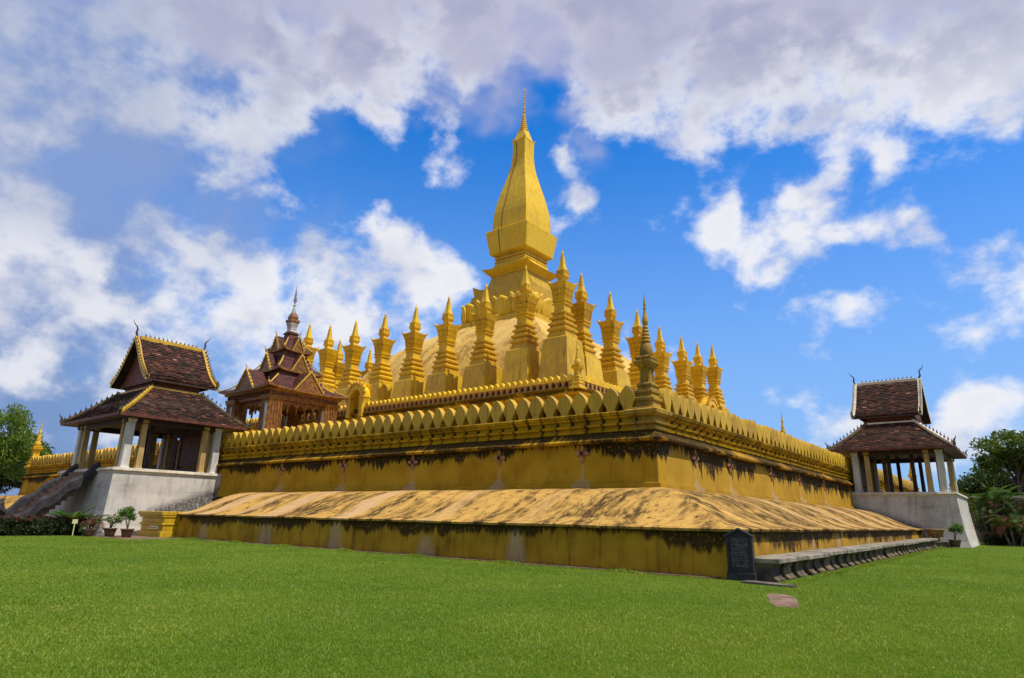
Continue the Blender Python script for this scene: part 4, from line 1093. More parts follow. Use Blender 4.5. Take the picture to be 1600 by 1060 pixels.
    for s in (-1, 1):
        nseg = len(prof) - 1; rows = [4, 4, 5, 5, 6]
        for k in range(nseg):
            (x0, z0), (x1, z1) = prof[k], prof[k + 1]
            if s == 1: pp = ((x0, Y(ro), z0), (x0, Y(ri), z0), (x1, Y(ri), z1), (x1, Y(ro), z1))
            else: pp = ((-x0, Y(ri), z0), (-x0, Y(ro), z0), (-x1, Y(ro), z1), (-x1, Y(ri), z1))
            tile_field(ur, tint, patch(*pp), lambda v: (ro - ri) / .28, rows[k], ro - ri)
            und.add([Vector(q) - Vector((0, 0, .06)) for q in pp], [(0, 1, 2, 3)])
            und.add([Vector(q) - Vector((0, 0, .16)) for q in pp], [(3, 2, 1, 0)])
        pe = [(s * gw, Y(ro), gz - .06), (s * gw, Y(ri), gz - .06), (s * gw, Y(ri), gz - .17), (s * gw, Y(ro), gz - .17)]
        und.add(pe, [(0, 1, 2, 3)])
    upper = und.build('upper_roof', 'dark_wood', t)
    ur.build('roof_tiles', 'roof_tile', upper, tint=tint, kind='stuff')
    for d, sgn in ((ro, -1), (ri, 1)):
        # bargeboards with flame leaves, gable panel
        for s in (-1, 1):
            mb = MB(); vs = []; fs = []
            yo = Y(d) + sgn * .10; yi = Y(d) - sgn * .13
            for x0, z0 in prof:
                x = s * max(x0, 0.0)
                vs += [(x, yo, z0 - .20), (x, yo, z0 + .14), (x, yi, z0 + .14), (x, yi, z0 - .02)]
            for k in range(len(prof) - 1):
                a = 4 * k
                for e in range(3): fs.append((a + e, a + 4 + e, a + 5 + e, a + 1 + e))
            fs.append((0, 1, 2, 3))
            mb.add(vs, fs)
            for k in range(len(prof) - 1):
                (x0, z0), (x1, z1) = prof[k], prof[k + 1]
                for f in (.0, .33, .66):
                    xx = s * (x0 + (x1 - x0) * f); zz = z0 + (z1 - z0) * f + .13
                    mb.add([(xx - .10 * s, yo, zz - .03), (xx + .10 * s, yo, zz - .06), (xx + .22 * s, yo, zz + .20), (xx, yo - sgn * .12, zz + .02)], [(0, 1, 2), (0, 2, 3), (1, 3, 2)])
            mb.build('bargeboard', trim, upper)
            mb = MB(); hook(mb, (s * (gw - .02), Y(d), gz), (s, 0, 0), .52, .06); mb.build('naga_finial', 'bronze', upper)
        mb = MB(); o_ = [(s_ * x0 * .93, z0 - .18) for s_, rng_ in ((1, prof),) for x0, z0 in rng_] + [(-x0 * .93, z0 - .18) for x0, z0 in reversed(prof[:-1])]
        mb.prism(o_, Y(d) - sgn * .45 - .04, Y(d) - sgn * .45 + .04); mb.build('gable_panel', 'red_wood', upper)
        mb = MB(); hook(mb, (0, Y(d), zr + .12), (0, sgn, 0), 1.05, .055); mb.build('ridge_finial', 'bronze', upper)
    mb = MB(); mb.box(-.12, .12, Y(ro - .2), Y(ri + .2), zr - .16, zr + .16); bevel(mb.build('ridge_beam', trim, upper), .03)
    mb = MB(); spikes(mb, (0, Y(ro - .4), zr + .15), (0, Y(ri + .4), zr + .15), 13, .30); mb.build('crest_spikes', 'bronze', upper, kind='stuff')
    return t

m, g, b = newmat('podium_plaster', 0.85, 0.15)
P = wpos(g); pz = g.sep(P)[2]
n = g.noise(P, 0.8, 6, 0.62); f = g.noise(P, 7, 6, 0.68)
c = g.mix(g.ss(n, 0.3, 0.7), (0.54, 0.50, 0.43, 1), (0.40, 0.365, 0.31, 1))
st = g.noise(g.vmath('MULTIPLY', P, (0.5, 0.5, 2.4)), 1.2, 7, 0.68)
band = g.math('MULTIPLY', g.ss(pz, 2.1, 2.75, 0.0, 1.0), g.ss(pz, 2.75, 3.1, 1.0, 0.0))
dk = g.math('MAXIMUM', g.math('MULTIPLY', g.ss(st, 0.50, 0.70), g.math('ADD', 0.12, g.math('MULTIPLY', band, 0.5))), g.ss(f, 0.62, 0.78, 0.0, 0.35))
c = g.mix(dk, c, (0.12, 0.10, 0.085, 1))
ax = g.math('MINIMUM', g.math('ABSOLUTE', g.math('SUBTRACT', g.sep(P)[0], 4.6)), 9)
# mould where the sloping apron meets the podium
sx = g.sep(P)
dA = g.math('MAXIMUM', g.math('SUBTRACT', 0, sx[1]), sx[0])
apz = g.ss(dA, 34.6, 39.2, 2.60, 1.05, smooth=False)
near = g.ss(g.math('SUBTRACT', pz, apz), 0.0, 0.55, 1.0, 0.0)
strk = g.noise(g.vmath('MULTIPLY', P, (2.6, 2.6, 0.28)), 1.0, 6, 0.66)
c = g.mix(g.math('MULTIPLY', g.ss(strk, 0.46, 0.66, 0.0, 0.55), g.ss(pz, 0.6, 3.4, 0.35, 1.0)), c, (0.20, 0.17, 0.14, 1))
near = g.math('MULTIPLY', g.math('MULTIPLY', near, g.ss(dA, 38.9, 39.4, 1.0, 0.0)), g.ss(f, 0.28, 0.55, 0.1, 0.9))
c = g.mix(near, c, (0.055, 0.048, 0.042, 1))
g.put(b.inputs['Base Color'], c)
g.put(b.inputs['Normal'], g.bump(g.math('ADD', n, f), 0.3, 0.03))

gate_pavilion((PL, -38.0, 0), 0.0, 'gate pavilion on a white podium at left, brown tiled roof edged with gold', 'gold_trim')
gate_pavilion((38.0, PR, 0), math.pi / 2, 'gate pavilion on a white podium at right, brown tiled roof with pale trim', 'pale_cap')

# stairs with naga balustrades in front of each gate pavilion
def stairway(loc, rz, label):
    t = thing('stairway', label, 'stairs', loc, rz, 'stairways to the gate pavilions')
    n = 14; run = 3.5
    mb = MB()
    for k in range(n):
        z1 = 3.5 * (k + 1) / n; y0 = -run * (1 - k / n)
        mb = MB(); mb.box(-1.5, 1.5, y0, 0.0 if k == n - 1 else y0 + run / n + .02, 0.0 if k == 0 else max(0.0, 3.5 * k / n - .45), z1)
        mb.build('step', 'flagstone', t)
    for s in (-1, 1):
        mb = MB(); x0, x1 = s * 1.75 - .20, s * 1.75 + .20
        N = 20; vs = []; fs = []
        for k in range(N + 1):
            f = k / N; y = .25 - f * (run + .5); z = 3.95 - f * 3.5 + .10 * math.sin(f * 22)
            vs += [(x0, y, max(-.05, z - .52)), (x1, y, max(-.05, z - .52)), (x1, y, z), (s * 1.75, y, z + .16), (x0, y, z)]
        for k in range(N):
            a = 5 * k
            for e in range(5): fs.append((a + e, a + (e + 1) % 5, a + 5 + (e + 1) % 5, a + 5 + e))
        fs.append((4, 3, 2, 1, 0)); e = 5 * N; fs.append((e, e + 1, e + 2, e + 3, e + 4))
        mb.add(vs, fs); bal = mb.build('naga_balustrade', 'naga_stone', t)
        # rearing heads with a crest
        mb = MB(); bx, by = s * 1.75, -run - .25
        mb.tube([(bx, by + .3, .2), (bx, by - .15, .35), (bx, by - .38, .75), (bx, by - .30, 1.15), (bx, by - .42, 1.5), (bx, by - .72, 1.62), (bx, by - .95, 1.52)], [.30, .32, .30, .26, .26, .22, .09], 8)
        for q, (dx, h) in enumerate(((-.32, .34), (.32, .34), (-.6, .1), (.6, .1))):
            mb.tube([(bx + dx * .3, by - .28, .95), (bx + dx * .8, by - .34, 1.15 + h * .4), (bx + dx, by - .5, 1.25 + h * .5), (bx + dx, by - .8, 1.2 + h * .5)], [.18, .17, .15, .06], 6)
        for k in range(5):
            mb.add([(bx - .05, by - .25 - .1 * k, 1.62), (bx + .05, by - .25 - .1 * k, 1.62), (bx, by - .15 - .1 * k, 2.05 - .07 * k), (bx, by - .38 - .1 * k, 1.62)], [(0, 1, 2), (1, 3, 2), (3, 0, 2)])
        mb.build('naga_head', 'naga_stone', bal)
stairway((PL, -41.25, 0), 0.0, 'dark naga-flanked stairway descending from the left gate pavilion')


# ------------------------------------------------------------------ ornate tiered shrine on the first terrace
sh = thing('tiered_shrine', 'ornate red and gold tiered shrine with pointed gables and white spire', 'shrine', (1.2, -29.0, 5.0))
def shb(mb, name, mat, parent=sh, smooth=False, **k): return mb.build(name, mat, parent, smooth, loc=(0, 0, -5.0) if parent is sh else None, **k)
mb = MB(); mb.sq([(3.0, 5.0), (3.0, 5.6), (2.8, 5.65), (2.8, 6.1), (2.95, 6.15), (2.95, 6.3)]); shb(mb, 'podium', 'ornate_gold')
for sx in (-1, 1):
    for sy in (-1, 1):
        mb = MB(); cx_, cy_ = sx * 2.35, sy * 2.35
        mb.sq([(.62, 6.3), (.62, 6.5), (.52, 6.55), (.50, 9.05), (.60, 9.15), (.66, 9.45)], cx_, cy_)
        for k in range(5):
            q = -.44 + k * .22
            for (ax_, ay_) in ((q, -.52), (q, .52), (-.52, q), (.52, q)):
                mb.lathe([(.09, 6.5), (.075, 6.6), (.072, 9.0), (.10, 9.1)], 6, cx_ + ax_, cy_ + ay_)
        shb(mb, 'column', 'ornate_gold')
        mb = MB(); mb.box(cx_ + .18, cx_ + .42, cy_ - .62, cy_ - .60, 6.5, 8.9); shb(mb, 'white_panel', 'column_white')
# cusped arches
for s in range(4):
    M = Matrix.Rotation(s * math.pi / 2, 3, 'Z')
    mb = MB(); na = 5; wdt = 3.6 / na
    for k in range(na):
        c0 = -1.8 + wdt * (k + .5); ns = 8
        arc = [(c0 + wdt * .46 * math.cos(math.pi * q / ns), 8.55 + .48 * math.sin(math.pi * q / ns) ** .8) for q in range(ns + 1)]
        for q in range(ns):
            o_ = [arc[q], (arc[q][0], 9.3), (arc[q + 1][0], 9.3), arc[q + 1]]
            tmp = MB(); tmp.prism(o_, -2.42, -2.32); mb.add([M @ Vector(v) for v in tmp.v], tmp.f)
        for sg in (-1,):
            e = c0 + sg * wdt * .5
            tmp = MB(); tmp.prism([(e - .04, 9.2), (e - .05, 8.5), (e, 8.28), (e + .05, 8.5), (e + .04, 9.2)], -2.44, -2.30); mb.add([M @ Vector(v) for v in tmp.v], tmp.f)
    shb(mb, 'cusped_arch', 'ornate_gold')
mb = MB(); mb.sq([(2.75, 9.25), (2.75, 9.45), (2.9, 9.5), (2.9, 9.72), (3.05, 9.76), (3.1, 9.92)]); shb(mb, 'entablature', 'ornate_gold')
mb = MB()
for s in range(4):
    M = Matrix.Rotation(s * math.pi / 2, 3, 'Z')
    for k in range(26):
        x = -2.7 + k * .216
        tmp = MB(); tmp.prism([(x - .07, 9.52), (x + .07, 9.52), (x, 9.70)], -2.96, -2.88); mb.add([M @ Vector(v) for v in tmp.v], tmp.f)
shb(mb, 'frieze', 'red_wood')

def shrine_tier(h0, z0, h1, z1, gw, gz, gap, tag_, gold_w):
    """one roof tier: hipped slope with lifted corners, a gable on each side, corner finials"""
    vs = []; fs = []; n = 8; m_ = 4
    mb = MB()
    for s in range(4):
        M = Matrix.Rotation(s * math.pi / 2, 3, 'Z'); base = len(vs)
        for j in range(m_ + 1):
            f = j / m_; ff = 1 - (1 - f) ** 1.6
            h = h0 + (h1 - h0) * ff
            for i in range(n + 1):
                t = -1 + 2 * i / n; k = abs(t) ** 4 * (1 - f) ** 2
                vs.append(M @ Vector((t * h * (1 + .03 * k), -h * (1 + .03 * k), z0 + (z1 - z0) * f ** 1.15 + .16 * k)))
        for j in range(m_):
            for i in range(n):
                a = base + j * (n + 1) + i; fs.append((a, a + 1, a + n + 2, a + n + 1))
    mb.add(vs, fs)
    roof = shb(mb, 'roof_tier', 'maroon_roof')
    mb = MB(); vs = []; fs = []
    for s in range(4):
        M = Matrix.Rotation(s * math.pi / 2, 3, 'Z'); base = len(vs)
        for i in range(n + 1):
            t = -1 + 2 * i / n; k = abs(t) ** 4; e = 1 + .03 * k
            vs += [M @ Vector((t * h0 * e, -h0 * e - .02, z0 + .16 * k + .05)), M @ Vector((t * h0 * e, -h0 * e - .02, z0 + .16 * k - .11)), M @ Vector((t * h1, -h1, z0 - .10))]
        for i in range(n):
            a = base + 3 * i; fs += [(a + 1, a + 4, a + 3, a), (a + 2, a + 5, a + 4, a + 1)]
    mb.add(vs, fs); mb.build('eave_board', 'ornate_gold', roof)
    for s in range(4):
        rz = s * math.pi / 2; M = Matrix.Rotation(rz, 3, 'Z')
        # gable: little pitched roof running inwards, tympanum and bargeboards
        yf, yb = -h0 * 0.985, -h1 * 0.55
        tmp = MB(); tmp.add([(-gw, yf, z0 + .02), (gw, yf, z0 + .02), (0, yf, gz), (-gw, yb, z0 + .02), (gw, yb, z0 + .02), (0, yb, gz)], [(1, 4, 5, 2), (4, 1, 0, 3), (3, 0, 2, 5)])
        mb = MB(); mb.add([M @ Vector(v) for v in tmp.v], tmp.f); gb = mb.build('gable_roof', 'maroon_roof', roof)
        tmp = MB(); tmp.prism([(-gw * .86, z0 + .03), (gw * .86, z0 + .03), (0, gz - .16)], yf - .03, yf + .02)
        mb = MB(); mb.add([M @ Vector(v) for v in tmp.v], tmp.f); mb.build('tympanum', 'ornate_gold', roof)
        tmp = MB()
        for sg in (-1, 1):
            w = gold_w
            o_ = [(sg * gw * 1.04, z0 - .02), (sg * (gw * 1.04 - w * 1.2), z0 - .02), (0, gz - w * 1.6), (0, gz + .06)]
            if sg < 0: o_ = o_[::-1]
            tmp.prism(o_, yf - .10, yf + .03)
            for k in range(5):
                f = (k + .5) / 5.5; xx = sg * gw * 1.04 * (1 - f); zz = z0 + (gz - z0) * f
                o2 = [(xx - .05, zz), (xx + .07 * sg + .02, zz + .02), (xx + .10 * sg, zz + .17)]
                tmp.prism(o2, yf - .08, yf - .02)
        tmp.tube([(0, yf - .03, gz), (0, yf - .05, gz + .18), (0, yf - .14, gz + .30), (0, yf - .16, gz + .44)], [.05, .04, .025, .008], 5)
        mb = MB(); mb.add([M @ Vector(v) for v in tmp.v], tmp.f); mb.build('bargeboard', 'gold_trim', roof)
        # hip ridge at the corner with finial
        p = M @ Vector((h0 * 1.03, -h0 * 1.03, z0 + .16)); q = M @ Vector((h1, -h1, z1))
        mb = MB(); mb.tube([p, p.lerp(q, .3) - Vector((0, 0, .09)), p.lerp(q, .6) - Vector((0, 0, .05)), q], [.05, .055, .055, .05], 6)
        ov = Vector((p.x, p.y, 0)).normalized()
        hook(mb, p, ov, .40, .04); mb.build('hip_finial', 'gold_trim', roof)
shrine_tier(3.30, 9.98, 1.75, 11.25, 1.25, 11.55, 0, 1, .07)
mb = MB(); mb.sq([(1.60, 11.1), (1.60, 11.62)]); shb(mb, 'drum', 'red_wood')
shrine_tier(1.85, 11.66, 1.10, 12.85, .78, 13.05, 0, 2, .06)
mb = MB(); mb.sq([(1.0, 12.6), (1.0, 13.35)]); shb(mb, 'drum', 'red_wood')
shrine_tier(1.22, 13.4, .55, 14.5, .50, 14.55, 0, 3, .05)
mb = MB(); mb.sq([(.52, 14.3), (.52, 14.55), (.40, 14.6), (.36, 14.85), (.44, 14.9), (.44, 15.0)]); shb(mb, 'drum', 'red_wood')
mb = MB(); mb.sq([(.28, 15.0), (.34, 15.1), (.25, 15.2), (.26, 15.45), (.34, 15.78), (.32, 15.85)]); shb(mb, 'spire_base', 'grey_white_spire')
mb = MB(); mb.sq([(.32, 15.84), (.40, 15.92), (.38, 16.1), (.26, 16.16), (.30, 16.3), (.24, 16.5), (.15, 16.7)]); shb(mb, 'lotus_collar', 'ornate_gold')
mb = MB(); mb.lathe([(.16, 16.68), (.14, 16.9), (.10, 17.15), (.09, 17.3), (.12, 17.34), (.07, 17.4), (.05, 17.75), (.03, 18.0)], 10); shb(mb, 'spire', 'grey_white_spire')
mb = MB()
z = 17.7; r = .17
for k in range(6):
    mb.lathe([(r * .3, z - .02), (r, z), (r * .9, z + .03), (r * .3, z + .10)], 10); z += .16; r *= .82
mb.lathe([(.03, 17.6), (.025, 18.6), (.005, 19.05)], 6)
shb(mb, 'tiered_parasol', 'bronze')


# ------------------------------------------------------------------ stele, bench, slabs
st = thing('stele', 'dark carved inscription stele standing at the near corner of the plinth', 'stele', (39.03, -39.12, 0), math.radians(6))
st.scale = (.74, 1, .97)
mb = MB(); mb.prism([(-.43, 0), (.43, 0), (.43, 1.10), (.12, 1.23), (0, 1.28), (-.12, 1.23), (-.43, 1.10)], -.03, .14); bevel(mb.build('slab', 'stele_stone', st), .012)
mb = MB(); mb.box(-.47, .47, -.09, .16, -.05, .20); mb.box(-.45, .45, -.07, .15, .20, .25); bevel(mb.build('foot', 'stele_stone', st), .012)
mb = MB()
for s in (-1, 1):
    mb.box(s * .385 - .045, s * .385 + .045, -.075, -.03, .25, 1.07)
    o_ = [(s * .46, 1.07), (0, 1.25), (0, 1.32), (s * .52, 1.11)]
    mb.prism(o_ if s > 0 else o_[::-1], -.09, -.02)
mb.box(-.34, .34, -.055, -.03, .25, .30)
bevel(mb.build('frame', 'stele_stone', st), .008)
mb = MB()
for r_ in range(15):
    z = 1.02 - r_ * .048; x = -.30 + .02 * random.random()
    while x < .29:
        w = random.uniform(.012, .045); h = random.uniform(.014, .026)
        if random.random() < .86:
            mb.box(x, min(x + w, .31), -.038, -.026, z - random.uniform(0, .006), z + h)
            if random.random() < .4: mb.box(x + w * .3, x + w * .3 + .009, -.038, -.026, z + h, z + h + .010)
        x += w + random.uniform(.008, .016)
mb.build('inscription', 'stele_carving', st)

bench = thing('stone_bench', 'long weathered stone bench on curved legs along the right side plinth', 'bench', (39.5, -38.9, 0))
yb = -38.95; k = 0
while yb < -5.5:
    L = random.uniform(2.2, 3.4); y1 = min(yb + L, -5.2)
    z0 = ground_z(40, yb); z1 = ground_z(40, y1)
    mb = MB(); x0, x1 = 39.10 - 39.5, 39.92 - 39.5 + random.uniform(-.03, .03)
    ya, yc = yb + 38.9, y1 + 38.9 - .015
    dz_ = random.uniform(-.012, .012)
    mb.add([(x0, ya, z0 + .44 + dz_), (x1, ya, z0 + .44 + dz_), (x1, yc, z1 + .44 + dz_), (x0, yc, z1 + .44 + dz_), (x0, ya, z0 + .56 + dz_), (x1, ya, z0 + .56 + dz_), (x1, yc, z1 + .56 + dz_), (x0, yc, z1 + .56 + dz_)],
           [(3, 2, 1, 0), (4, 5, 6, 7), (0, 1, 5, 4), (1, 2, 6, 5), (2, 3, 7, 6), (3, 0, 4, 7)])
    bevel(mb.build('seat_slab', 'bench_top_stone', bench), .015)
    yb = y1
mb = MB(); mb.box(-.36, -.12, .04, .28, 0, .438); bevel(mb.build('end_post', 'gold_aged', bench), .015)
legme = MB()
# curved console leg: outline in (x, z), thick along y
o_ = [(-.28, 0), (.36, 0), (.37, .06), (.30, .10), (.245, .18), (.23, .28), (.26, .36), (.34, .44), (-.28, .44)]
legme.prism(o_, -.30, .30, 'y')
legm = legme.mesh('leg', 'bench_leg_stone')
yl = -38.62
while yl < -5.6:
    o = bevel(obj('leg', legm, bench, (random.uniform(-.03, .02), yl + 38.9, ground_z(40, yl))), .012)
    o.rotation_euler = (0, random.uniform(-.03, .03), random.uniform(-.05, .05))
    yl += random.uniform(.92, 1.16)
mb = MB(); mb.add([(39.12 - 39.5, 0, .0), (39.12 - 39.5, 33, .15), (39.12 - 39.5, 33, .62), (39.12 - 39.5, 0, .45), (39.02 - 39.5, 0, 0), (39.02 - 39.5, 33, .15), (39.02 - 39.5, 33, .62), (39.02 - 39.5, 0, .45)], [(0, 1, 2, 3), (7, 6, 5, 4), (4, 0, 3, 7)])
mb.build('back_panel', 'bench_leg_stone', bench)

def rough_slab(name, label, cx_, cy_, hx, hy, z, rz, mat):
    n = 14; top = []; 
    for k in range(n):
        a = 2 * math.pi * k / n; q = random.uniform(.78, 1.08)
        ca, sa = math.cos(a), math.sin(a); e = (abs(ca) ** 6 + abs(sa) ** 6) ** (-1 / 6.)
        top.append((ca * e * hx * q, sa * e * hy * q))
    mb = MB(); vs = [(x, y, z) for x, y in top] + [(x * 1.04, y * 1.04, -.05) for x, y in top]
    fs = [tuple(range(n))] + [(i, i + n, (i + 1) % n + n, (i + 1) % n) for i in range(n)]
    fs = [fs[0]] + [tuple(reversed(f)) for f in fs[1:]]
    mb.add(vs, fs)
    o = mb.build(name, mat, None, loc=(cx_, cy_, 0), label=label, cat='paving slab'); o.rotation_euler = (0, 0, rz)
rough_slab('paving_slab', 'dark flat slab on the grass right beneath the bench end and stele', 39.85, -39.68, .66, .24, .045, math.radians(-12), 'bench_stone')
rough_slab('paving_slab', 'pinkish worn paving stone lying alone in the lawn near the bench end', 41.05, -42.75, .28, 1.2, .010, math.radians(21), 'flagstone')


# ------------------------------------------------------------------ plants
def leaf_mesh(centres, n, size, spread, droop=0.0, elong=1.6):
    """numpy cloud of leaf quads around clump centres"""
    C_ = np.asarray(centres); idx = rng.integers(0, len(C_), n)
    off = rng.normal(0, 1, (n, 3)); ln = np.linalg.norm(off, axis=1, keepdims=True)
    off = off / ln * np.minimum(ln, 1.9) * spread
    off[:, 2] *= 0.75
    p = C_[idx] + off
    a = rng.normal(0, 1, (n, 3)); a[:, 2] -= droop * 1.5; a /= np.linalg.norm(a, axis=1, keepdims=True)
    b_ = rng.normal(0, 1, (n, 3)); b_ -= a * np.sum(a * b_, 1, keepdims=True); b_ /= np.linalg.norm(b_, axis=1, keepdims=True)
    s = size * rng.uniform(.6, 1.3, (n, 1))
    v = np.stack([p - a * s * elong, p + b_ * s * .5, p + a * s * elong, p - b_ * s * .5], 1)
    return v.reshape(-1, 3), n
def leaf_obj(name, mat, centres, n, size, spread, parent, droop=0.0, elong=1.6, kind=None):
    v, n = leaf_mesh(centres, n, size, spread, droop, elong)
    me = bpy.data.meshes.new(name)
    me.vertices.add(4 * n); me.vertices.foreach_set('co', v.astype(np.float32).reshape(-1))
    me.loops.add(4 * n); me.loops.foreach_set('vertex_index', np.arange(4 * n, dtype=np.int32))
    me.polygons.add(n); me.polygons.foreach_set('loop_start', np.arange(0, 4 * n, 4, dtype=np.int32))
    me.update(calc_edges=True)
    a = me.attributes.new('tint', 'FLOAT', 'FACE'); a.data.foreach_set('value', rng.random(n).astype(np.float32))
    me.materials.append(MATS[mat])
    return obj(name, me, parent, kind=kind)
def tree(loc, h, blobs, label, leafm, barkm, nleaf, size, clumps=70, spread=.55, trunk_r=.25, lean=(0, 0), droop=0.0, group=None, elong=1.6, limbs=10):
    t = thing('tree', label, 'tree', loc, 0, group)
    cs = []
    for (cx_, cy_, cz_, rx, ry, rz_) in blobs:
        k = max(3, int(clumps * (rx * rz_) / sum(b_[3] * b_[5] for b_ in blobs)))
        for _ in range(k):
            d = rng.normal(0, 1, 3); d /= np.linalg.norm(d); r = rng.uniform(.35, 1.0) ** .6
            cs.append((cx_ + d[0] * rx * r, cy_ + d[1] * ry * r, cz_ + d[2] * rz_ * r))
    leaf_obj('crown', leafm, cs, nleaf, size, spread, t, droop, elong)
    mb = MB(); fork = Vector((lean[0] * .5, lean[1] * .5, h * .42))
    mb.tube([(0, 0, -.1), (lean[0] * .15, lean[1] * .15, h * .15), (lean[0] * .3 + .05, lean[1] * .3, h * .3), fork], [trunk_r * 1.35, trunk_r, trunk_r * .85, trunk_r * .7], 9)
    sel = rng.choice(len(cs), min(limbs, len(cs)), replace=False)
    for q in sel:
        e = Vector(cs[q]); mid = fork.lerp(e, .5) + Vector((rng.uniform(-.3, .3), rng.uniform(-.3, .3), .2))
        mb.tube([fork - Vector((0, 0, .1)), mid, e], [trunk_r * .5, trunk_r * .28, trunk_r * .08], 6)
    mb.build('trunk', barkm, t)
def frond_mesh(L, arch, nl, lw, ll, mat, vsh=.5):
    mb = MB(); tint = []
    pts = [Vector((L * f * (1 - .25 * arch * f), 0, L * (0.75 * f - arch * .95 * f * f))) for f in np.linspace(0, 1, 9)]
    mb.tube(pts, [.02 * (1 - .8 * f) + .004 for f in np.linspace(0, 1, 9)], 4)
    tint += [.5] * len(mb.f)
    for k in range(nl):
        f = .14 + .84 * k / nl; i = min(7, int(f * 8)); p = pts[i].lerp(pts[i + 1], f * 8 - i); tg = (pts[i + 1] - pts[i]).normalized()
        l = ll * math.sin(math.pi * (.16 + .78 * f)) * random.uniform(.85, 1.1)
        for s in (-1, 1):
            d = (Vector((0, s, 0)) * .85 + tg * .6 + Vector((0, 0, vsh * .5 - .35 * f))).normalized()
            e = p + d * l - Vector((0, 0, l * .18)); m_ = p + d * l * .5
            w = tg * lw
            mb.add([p - w * .4, p + w * .4, m_ + w * .6, e, m_ - w * .6], [(0, 1, 2, 3, 4)]); tint.append(random.random())
    return mb.mesh('frond', mat, tint=tint)
def palm(loc, label, mats, nf, L, arch, h, stems=1, spread=.2, lw=.03, ll=.4, nl=26, group=None, name='palm', cat='palm', el=(0.15, 1.0)):
    t = thing(name, label, cat, loc, 0, group)
    mes = [frond_mesh(L, arch * a, nl, lw, ll, m_) for m_ in mats for a in (.8, 1.0, 1.25)]
    for s in range(stems):
        a = 2 * math.pi * s / max(1, stems) + .4; sx_, sy_ = spread * math.cos(a) * (stems > 1), spread * math.sin(a) * (stems > 1)
        hh = h * random.uniform(.7, 1.1)
        mb = MB(); mb.tube([(sx_ * .5, sy_ * .5, -.05), (sx_ * .8, sy_ * .8, hh * .5), (sx_, sy_, hh)], [.09, .07, .06], 7); mb.build('trunk', 'bark', t)
        for k in range(nf):
            me = random.choice(mes); az = 2 * math.pi * k / nf + random.uniform(-.3, .3)
            o = obj('frond', me, t, (sx_, sy_, hh)); o.rotation_euler = (0, -random.uniform(*el) + .35, az)
            q = random.uniform(.75, 1.1); o.scale = (q, q, q)

# left background trees
tree((-40.5, -36.2, 0), 12.6, [(0, 0, 9.2, 2.9, 2.9, 2.6), (-1.2, -1.5, 7.4, 2.6, 2.8, 2.2), (1.2, 1.4, 7.0, 2.4, 2.4, 2.2), (-2, -2.5, 9.4, 2.6, 2.6, 2.2)], 'light green feathery tree with pale trunk beyond the far left wall end', 'leaf_bright', 'bark_pale', 17000, .13, 110, .55, .30, (.6, .4), .8, 'trees behind the monument', 2.2)
tree((-60, -12, 0), 11.5, [(0, 0, 8.4, 4.2, 4.2, 1.8), (4, 4, 7.6, 3.8, 3.8, 1.8), (-4, -4, 8.0, 3.6, 3.6, 2)], 'dark low tree seen past the left gate pavilion columns', 'leaf_dark', 'bark', 12000, .22, 70, .8, .35, (0, 0), .3, 'trees behind the monument', 1.8)
tree((-52, -30, 0), 9.0, [(0, 0, 6.2, 4.0, 4.0, 2.4), (-4, -3, 5.8, 3.5, 3.5, 2.4)], 'dark shadowed tree filling in below the feathery tree at far left', 'leaf_dark', 'bark', 12000, .2, 70, .8, .35, (0, 0), .3, 'trees behind the monument', 1.8)
# right background trees
tree((44.6, 30.0, 0), 13.0, [(0, 0, 9.6, 3.6, 3.6, 1.7), (-2.0, 0, 8.4, 2.2, 2.4, 1.2), (2.5, 1, 8.0, 3, 3, 2), (3.5, 0, 10.6, 2.5, 2.5, 1.4)], 'tall spreading broadleaf tree at the right edge with bare twigs', 'leaf_mid', 'bark', 9500, .19, 75, .52, .32, (-.8, 0), .2, 'trees at the right edge', 1.5, 16)
tree((41.2, 36.0, 0), 8.5, [(0, 0, 6.2, 3.2, 3.2, 1.7), (2, 0, 5.0, 3, 3, 1.8), (-1.5, 0, 4.6, 2.0, 2.4, 1.5)], 'rounded darker tree between the right pavilion and the tall broadleaf tree', 'leaf_dark', 'bark', 13000, .18, 70, .7, .28, (0, 0), .2, 'trees at the right edge', 1.5)
tree((48.5, 34.0, 0), 11.0, [(0, 0, 7.5, 4, 4, 2.8), (2, 0, 5, 4, 4, 3)], 'deep green tree at the far right border', 'leaf_dark', 'bark', 13000, .2, 80, .75, .3, (0, 0), .2, 'trees at the right edge', 1.5)
# palms in front of the garden wall on the right
palm((42.4, 8.5, .2), 'green clumping palm rising in front of the right garden wall', ['leaf_fern', 'leaf_mid'], 9, 2.5, .75, 3.0, 4, .8, .035, .55, 26, 'palms by the right garden wall')
palm((43.6, 5.0, .2), 'rust-tinged cycad palm at the right picture edge', ['leaf_mid', 'leaf_rust'], 16, 2.0, .9, 1.6, 3, .7, .03, .42, 26, 'palms by the right garden wall')
palm((41.7, 13.5, .2), 'small palm tucked between podium corner and garden wall', ['leaf_mid', 'leaf_rust'], 12, 1.7, .9, 2.6, 2, .5, .03, .45, 24, 'palms by the right garden wall')
palm((43.9, 9.5, .2), 'dark leafy palm behind the rust-tinged cycad', ['leaf_dark', 'leaf_rust', 'leaf_mid'], 14, 2.4, .9, 2.6, 3, .9, .035, .5, 24, 'palms by the right garden wall')

